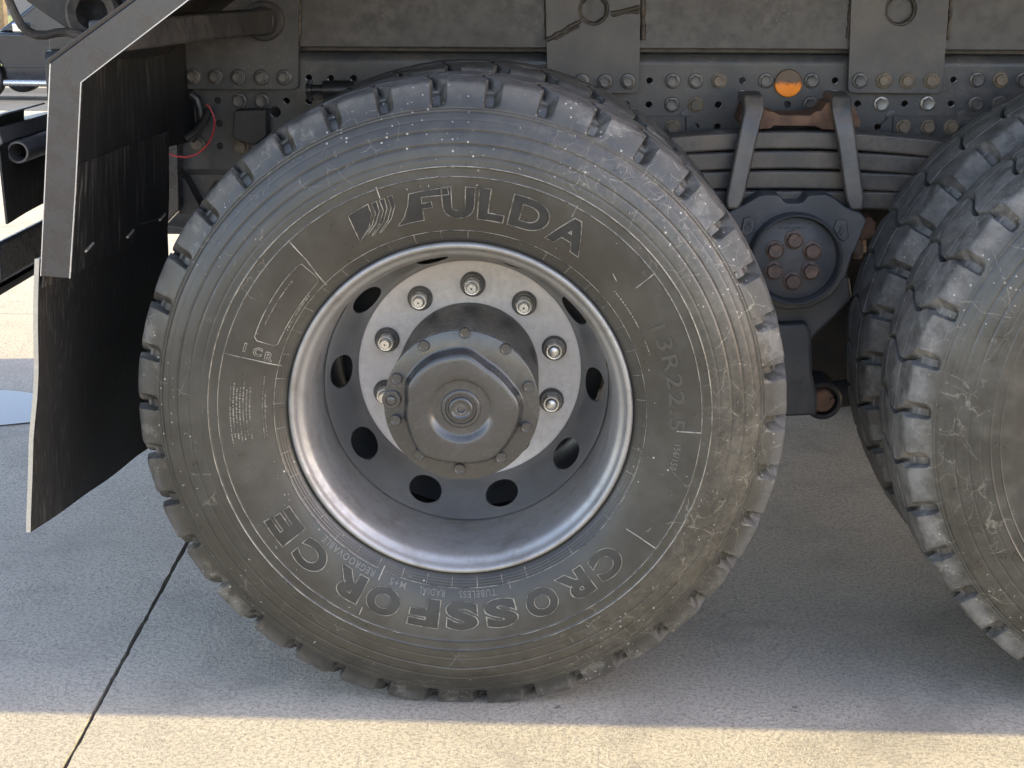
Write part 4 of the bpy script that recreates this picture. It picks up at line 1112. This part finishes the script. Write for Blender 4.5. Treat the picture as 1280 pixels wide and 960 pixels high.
# ---- crosswise beams in front of the guard (left edge of the picture)
def ybar(pxq, Y0, Y1, name, mat, bevel=.002, parent=truck):
    mb = MB(); mb.prism(pxpoly(pxq, Y0), Y0, Y1); return mb.build(name, mat, parent, bevel=bevel)
ybar([(-60, 157), (0, 143), (2, 145), (-60, 161)], .10, .33, 'step_plate', 'beam', .0005)
ybar([(-70, 168), (-14, 148), (-14, 170), (-70, 178)], .10, .28, 'step_web', 'black')
ybar([(-90, 178), (-2, 160), (4, 180), (-6, 186), (-90, 190)], .10, .50, 'step_beam', 'beam', .003)
pt = P(22, 190.5, .12)
mb = MB(); mb.lathe([(.0150, .40), (.0150, .004), (.0155, 0), (.0190, 0), (.0198, .002), (.0198, .42)], 32); mb.build('open_tube', 'beam', truck, (pt.x, .12, pt.z))
a_ = P(0, 190, .08); 
sheet([(a_.x+.0, .08, a_.z+.01), (a_.x+.0, .62, a_.z+.01), (a_.x+.0, .62, a_.z-.115), (a_.x+.0, .08, a_.z-.125)], .004, (-1, 0, 0), 'liner_sheet', ['liner', 'liner'], truck)
pb_ = P(32, 232, .30)
mb = MB(); 
def ax_xm(mb, prof, o): 
    t = MB(); t.lathe(prof, 16); mb.add([(o[0]+y, o[1]+x, o[2]+z) for x, y, z in t.v], t.f)
ax_xm(mb, [(.001, 0), (.009, 0), (.009, .004), (.0065, .0045), (.0065, .010), (.004, .0105), (.004, .030), (.0005, .030)], (a_.x+.001, pb_.y+.02, pb_.z)); mb.build('bolt', 'zinc', truck)
ybar([(-60, 330), (-4, 303), (0, 306), (2, 352), (-4, 357), (-60, 375)], .05, .50, 'cross_beam', 'guard', .004)
ybar([(-60, 372), (-2, 361), (-4, 372), (-60, 386)], .06, .45, 'cross_beam', 'liner', .002)
# box, rough casting and bent pipe above it
ybar([(30, -20), (32, 1), (104, 50), (135, 52), (230, 20), (230, -60)], .42, .62, 'storage_box', 'black', .004)
p = P(117, 16, .40); mb = MB(); mb.lathe([(.001, .02), (.026, .02), (.030, -.012), (.045, -.016), (.052, -.008), (.055, .03)], 40, rfun=lambda r, a, y: r*(1+.05*noise.noise(Vector((sin(a)*4, cos(a)*4, y*60))))); mb.build('cast_boss', 'dark_rust', truck, (p.x, .40, p.z))
pp = [P(a, b, .36) for a, b in ((5, -16), (12, 2), (20, 20), (27, 32), (36, 40), (46, 44), (58, 44), (70, 41), (84, 40), (100, 44), (112, 50))]
mb = MB(); mb.tube(pp, [.008*(1+.15*random.random()) for _ in pp], 10); mb.build('bent_pipe', 'dark_rust', truck)

# ---- tipper body above (out of the picture; it shades the wheels)
BY = -.022
mb = MB(); mb.box((-1.15, BY, 1.46), (8.0, 2.42, 1.56)); mb.box((-1.15, BY, 1.56), (8.0, BY+.06, 2.9)); mb.box((-1.15, 2.36, 1.56), (8.0, 2.42, 2.9)); mb.box((-1.15, BY, 1.56), (-1.07, 2.42, 3.0))
tb = mb.build('tipper_body', 'body', truck, bevel=.004); tb.rotation_euler.z = -.010
# ------------------------------------------------------------------ parked car far behind
def make_car():
    base = P(-17, 125, 22.8); zg = gz(23.1)+.006
    root = empty('parked_car', (base.x+1.42, 23.6, zg))
    tag(root, 'dark grey car with silver side step parked on the road behind the truck', 'car')
    root.rotation_euler.z = radians(-4)
    # side profile (x forward = left), wheel arches cut out
    def arch(cx, r, z0=.36, n=12): return [(cx+r*cos(pi*(1-k/n)), z0+r*sin(pi*(1-k/n))) for k in range(n+1)]
    low = [(-2.35, .42)]+[(x, max(z, .30)) for x, z in arch(-1.42, .44)]+[(-.9, .30), (.9, .30)]+[(x, max(z, .30)) for x, z in arch(1.42, .44)]+[(2.32, .42), (2.38, .80), (2.30, 1.05), (-1.15, 1.12), (-2.2, 1.0), (-2.38, .75)]
    mb = MB(); mb.prism(low, -.92, .92); body = mb.build('body', 'car', root, bevel=.05)
    cab = [(-1.15, 1.10), (-.35, 1.66), (1.7, 1.70), (2.28, 1.05)]
    mb = MB(); mb.prism(cab, -.80, .80); mb.build('cabin', 'car', root, bevel=.06)
    for q in ([(-.95, 1.14), (-.30, 1.58), (.30, 1.60), (.30, 1.14)], [(.38, 1.14), (.38, 1.60), (1.55, 1.62), (1.95, 1.14)]):
        mb = MB(); mb.prism(q, -.815, -.79); mb.build('window', 'glass', root, bevel=.01)
    for x in (-1.42, 1.42):
        for sy in (-1, 1):
            mb = MB(); mb.lathe([(.20, -.10), (.30, -.12), (.35, -.10), (.355, 0), (.35, .10), (.30, .12), (.2, .1)], 32); wh = mb.build('wheel', 'plainrubber', root, (x, sy*.80, .355))
            mb = MB(); mb.lathe([(.21, -.09), (.20, -.07), (.06, -.05), (.001, -.06)], 32, caps=(False, True))
            for k in range(5):
                a = k*2*pi/5; mb.strip([(.04*sin(a), -.075, .04*cos(a)), (.20*sin(a), -.085, .20*cos(a))], (cos(a), 0, -sin(a)), .05, (0, 1, 0), .02)
            r = mb.build('rim', 'chrome', wh); r.rotation_euler.z = 0 if sy < 0 else pi
    mb = MB(); mb.tube([(-.98, -.98, .30), (.98, -.98, .30)], .055, 12); mb.build('side_step', 'chrome', root)
    mb = MB(); mb.box((-.72, -1.12, 1.12), (-.56, -.92, 1.28)); mb.build('mirror', 'chrome', root, bevel=.03)
    for x in (-.1, .95):
        mb = MB(); mb.box((x, -.945, .93), (x+.2, -.915, .96)); mb.build('handle', 'chrome', root, bevel=.008)
    mb = MB(); mb.box((-1.0, -.932, .55), (1.0, -.915, .60)); mb.build('side_trim', 'car', root, bevel=.006)
    mb = MB(); mb.box((-2.40, -.80, .72), (-2.15, -.45, .90)); mb.box((-2.40, .45, .72), (-2.15, .80, .90)); mb.build('headlight', 'glass', root, bevel=.03)
make_car()
# ------------------------------------------------------------------ trees beyond the road
def make_tree(x, y, h, seed, label):
    rnd = random.Random(seed); root = empty('broadleaf_tree', (x, y, gz(y)+.05)); tag(root, label, 'tree', 'trees beyond the lawn')
    mb = MB(); mb.tube([(0, 0, -.1), (.05, 0, h*.3), (.0, .05, h*.6), (.05, 0, h*.8)], [.24, .19, .12, .05], 8)
    for k in range(7):
        a = rnd.uniform(0, 6.28); z = h*rnd.uniform(.3, .6); mb.tube([(0, 0, z), (cos(a)*h*.14, sin(a)*h*.14, z+h*.12), (cos(a)*h*.24, sin(a)*h*.24, z+h*.2)], [.08, .05, .02], 6)
    mb.build('trunk', 'bark', root)
    V = []; F = []
    cl = [(rnd.gauss(0, h*.16), rnd.gauss(0, h*.16), h*rnd.uniform(.28, .95), h*rnd.uniform(.07, .13)) for _ in range(46)]
    for cx_, cy_, cz_, rr in cl:
        for k in range(90):
            d = Vector((rnd.gauss(0, 1), rnd.gauss(0, 1), rnd.gauss(0, .8)))*rr*.7; p = Vector((cx_, cy_, cz_))+d
            a = Vector((rnd.uniform(-1, 1), rnd.uniform(-1, 1), rnd.uniform(-1, 1))).normalized(); b = a.cross(Vector((rnd.uniform(-1, 1), rnd.uniform(-1, 1), .3))).normalized(); s_ = rnd.uniform(.10, .2)
            o = len(V); V += [p-a*s_, p+b*s_*.55, p+a*s_, p-b*s_*.55]; F.append((o, o+1, o+2, o+3))
    mb = MB(); mb.add(V, F); mb.build('crown', 'leaf', root, smooth=0)
make_tree(-17.5, 46, 9, 1, 'tall leafy tree beyond the lawn, behind the parked car')
make_tree(-12.5, 52, 10, 2, 'tall leafy tree beyond the lawn, right of the tree behind the car')
make_tree(-22.5, 50, 8, 3, 'shorter leafy tree beyond the lawn, farthest left')
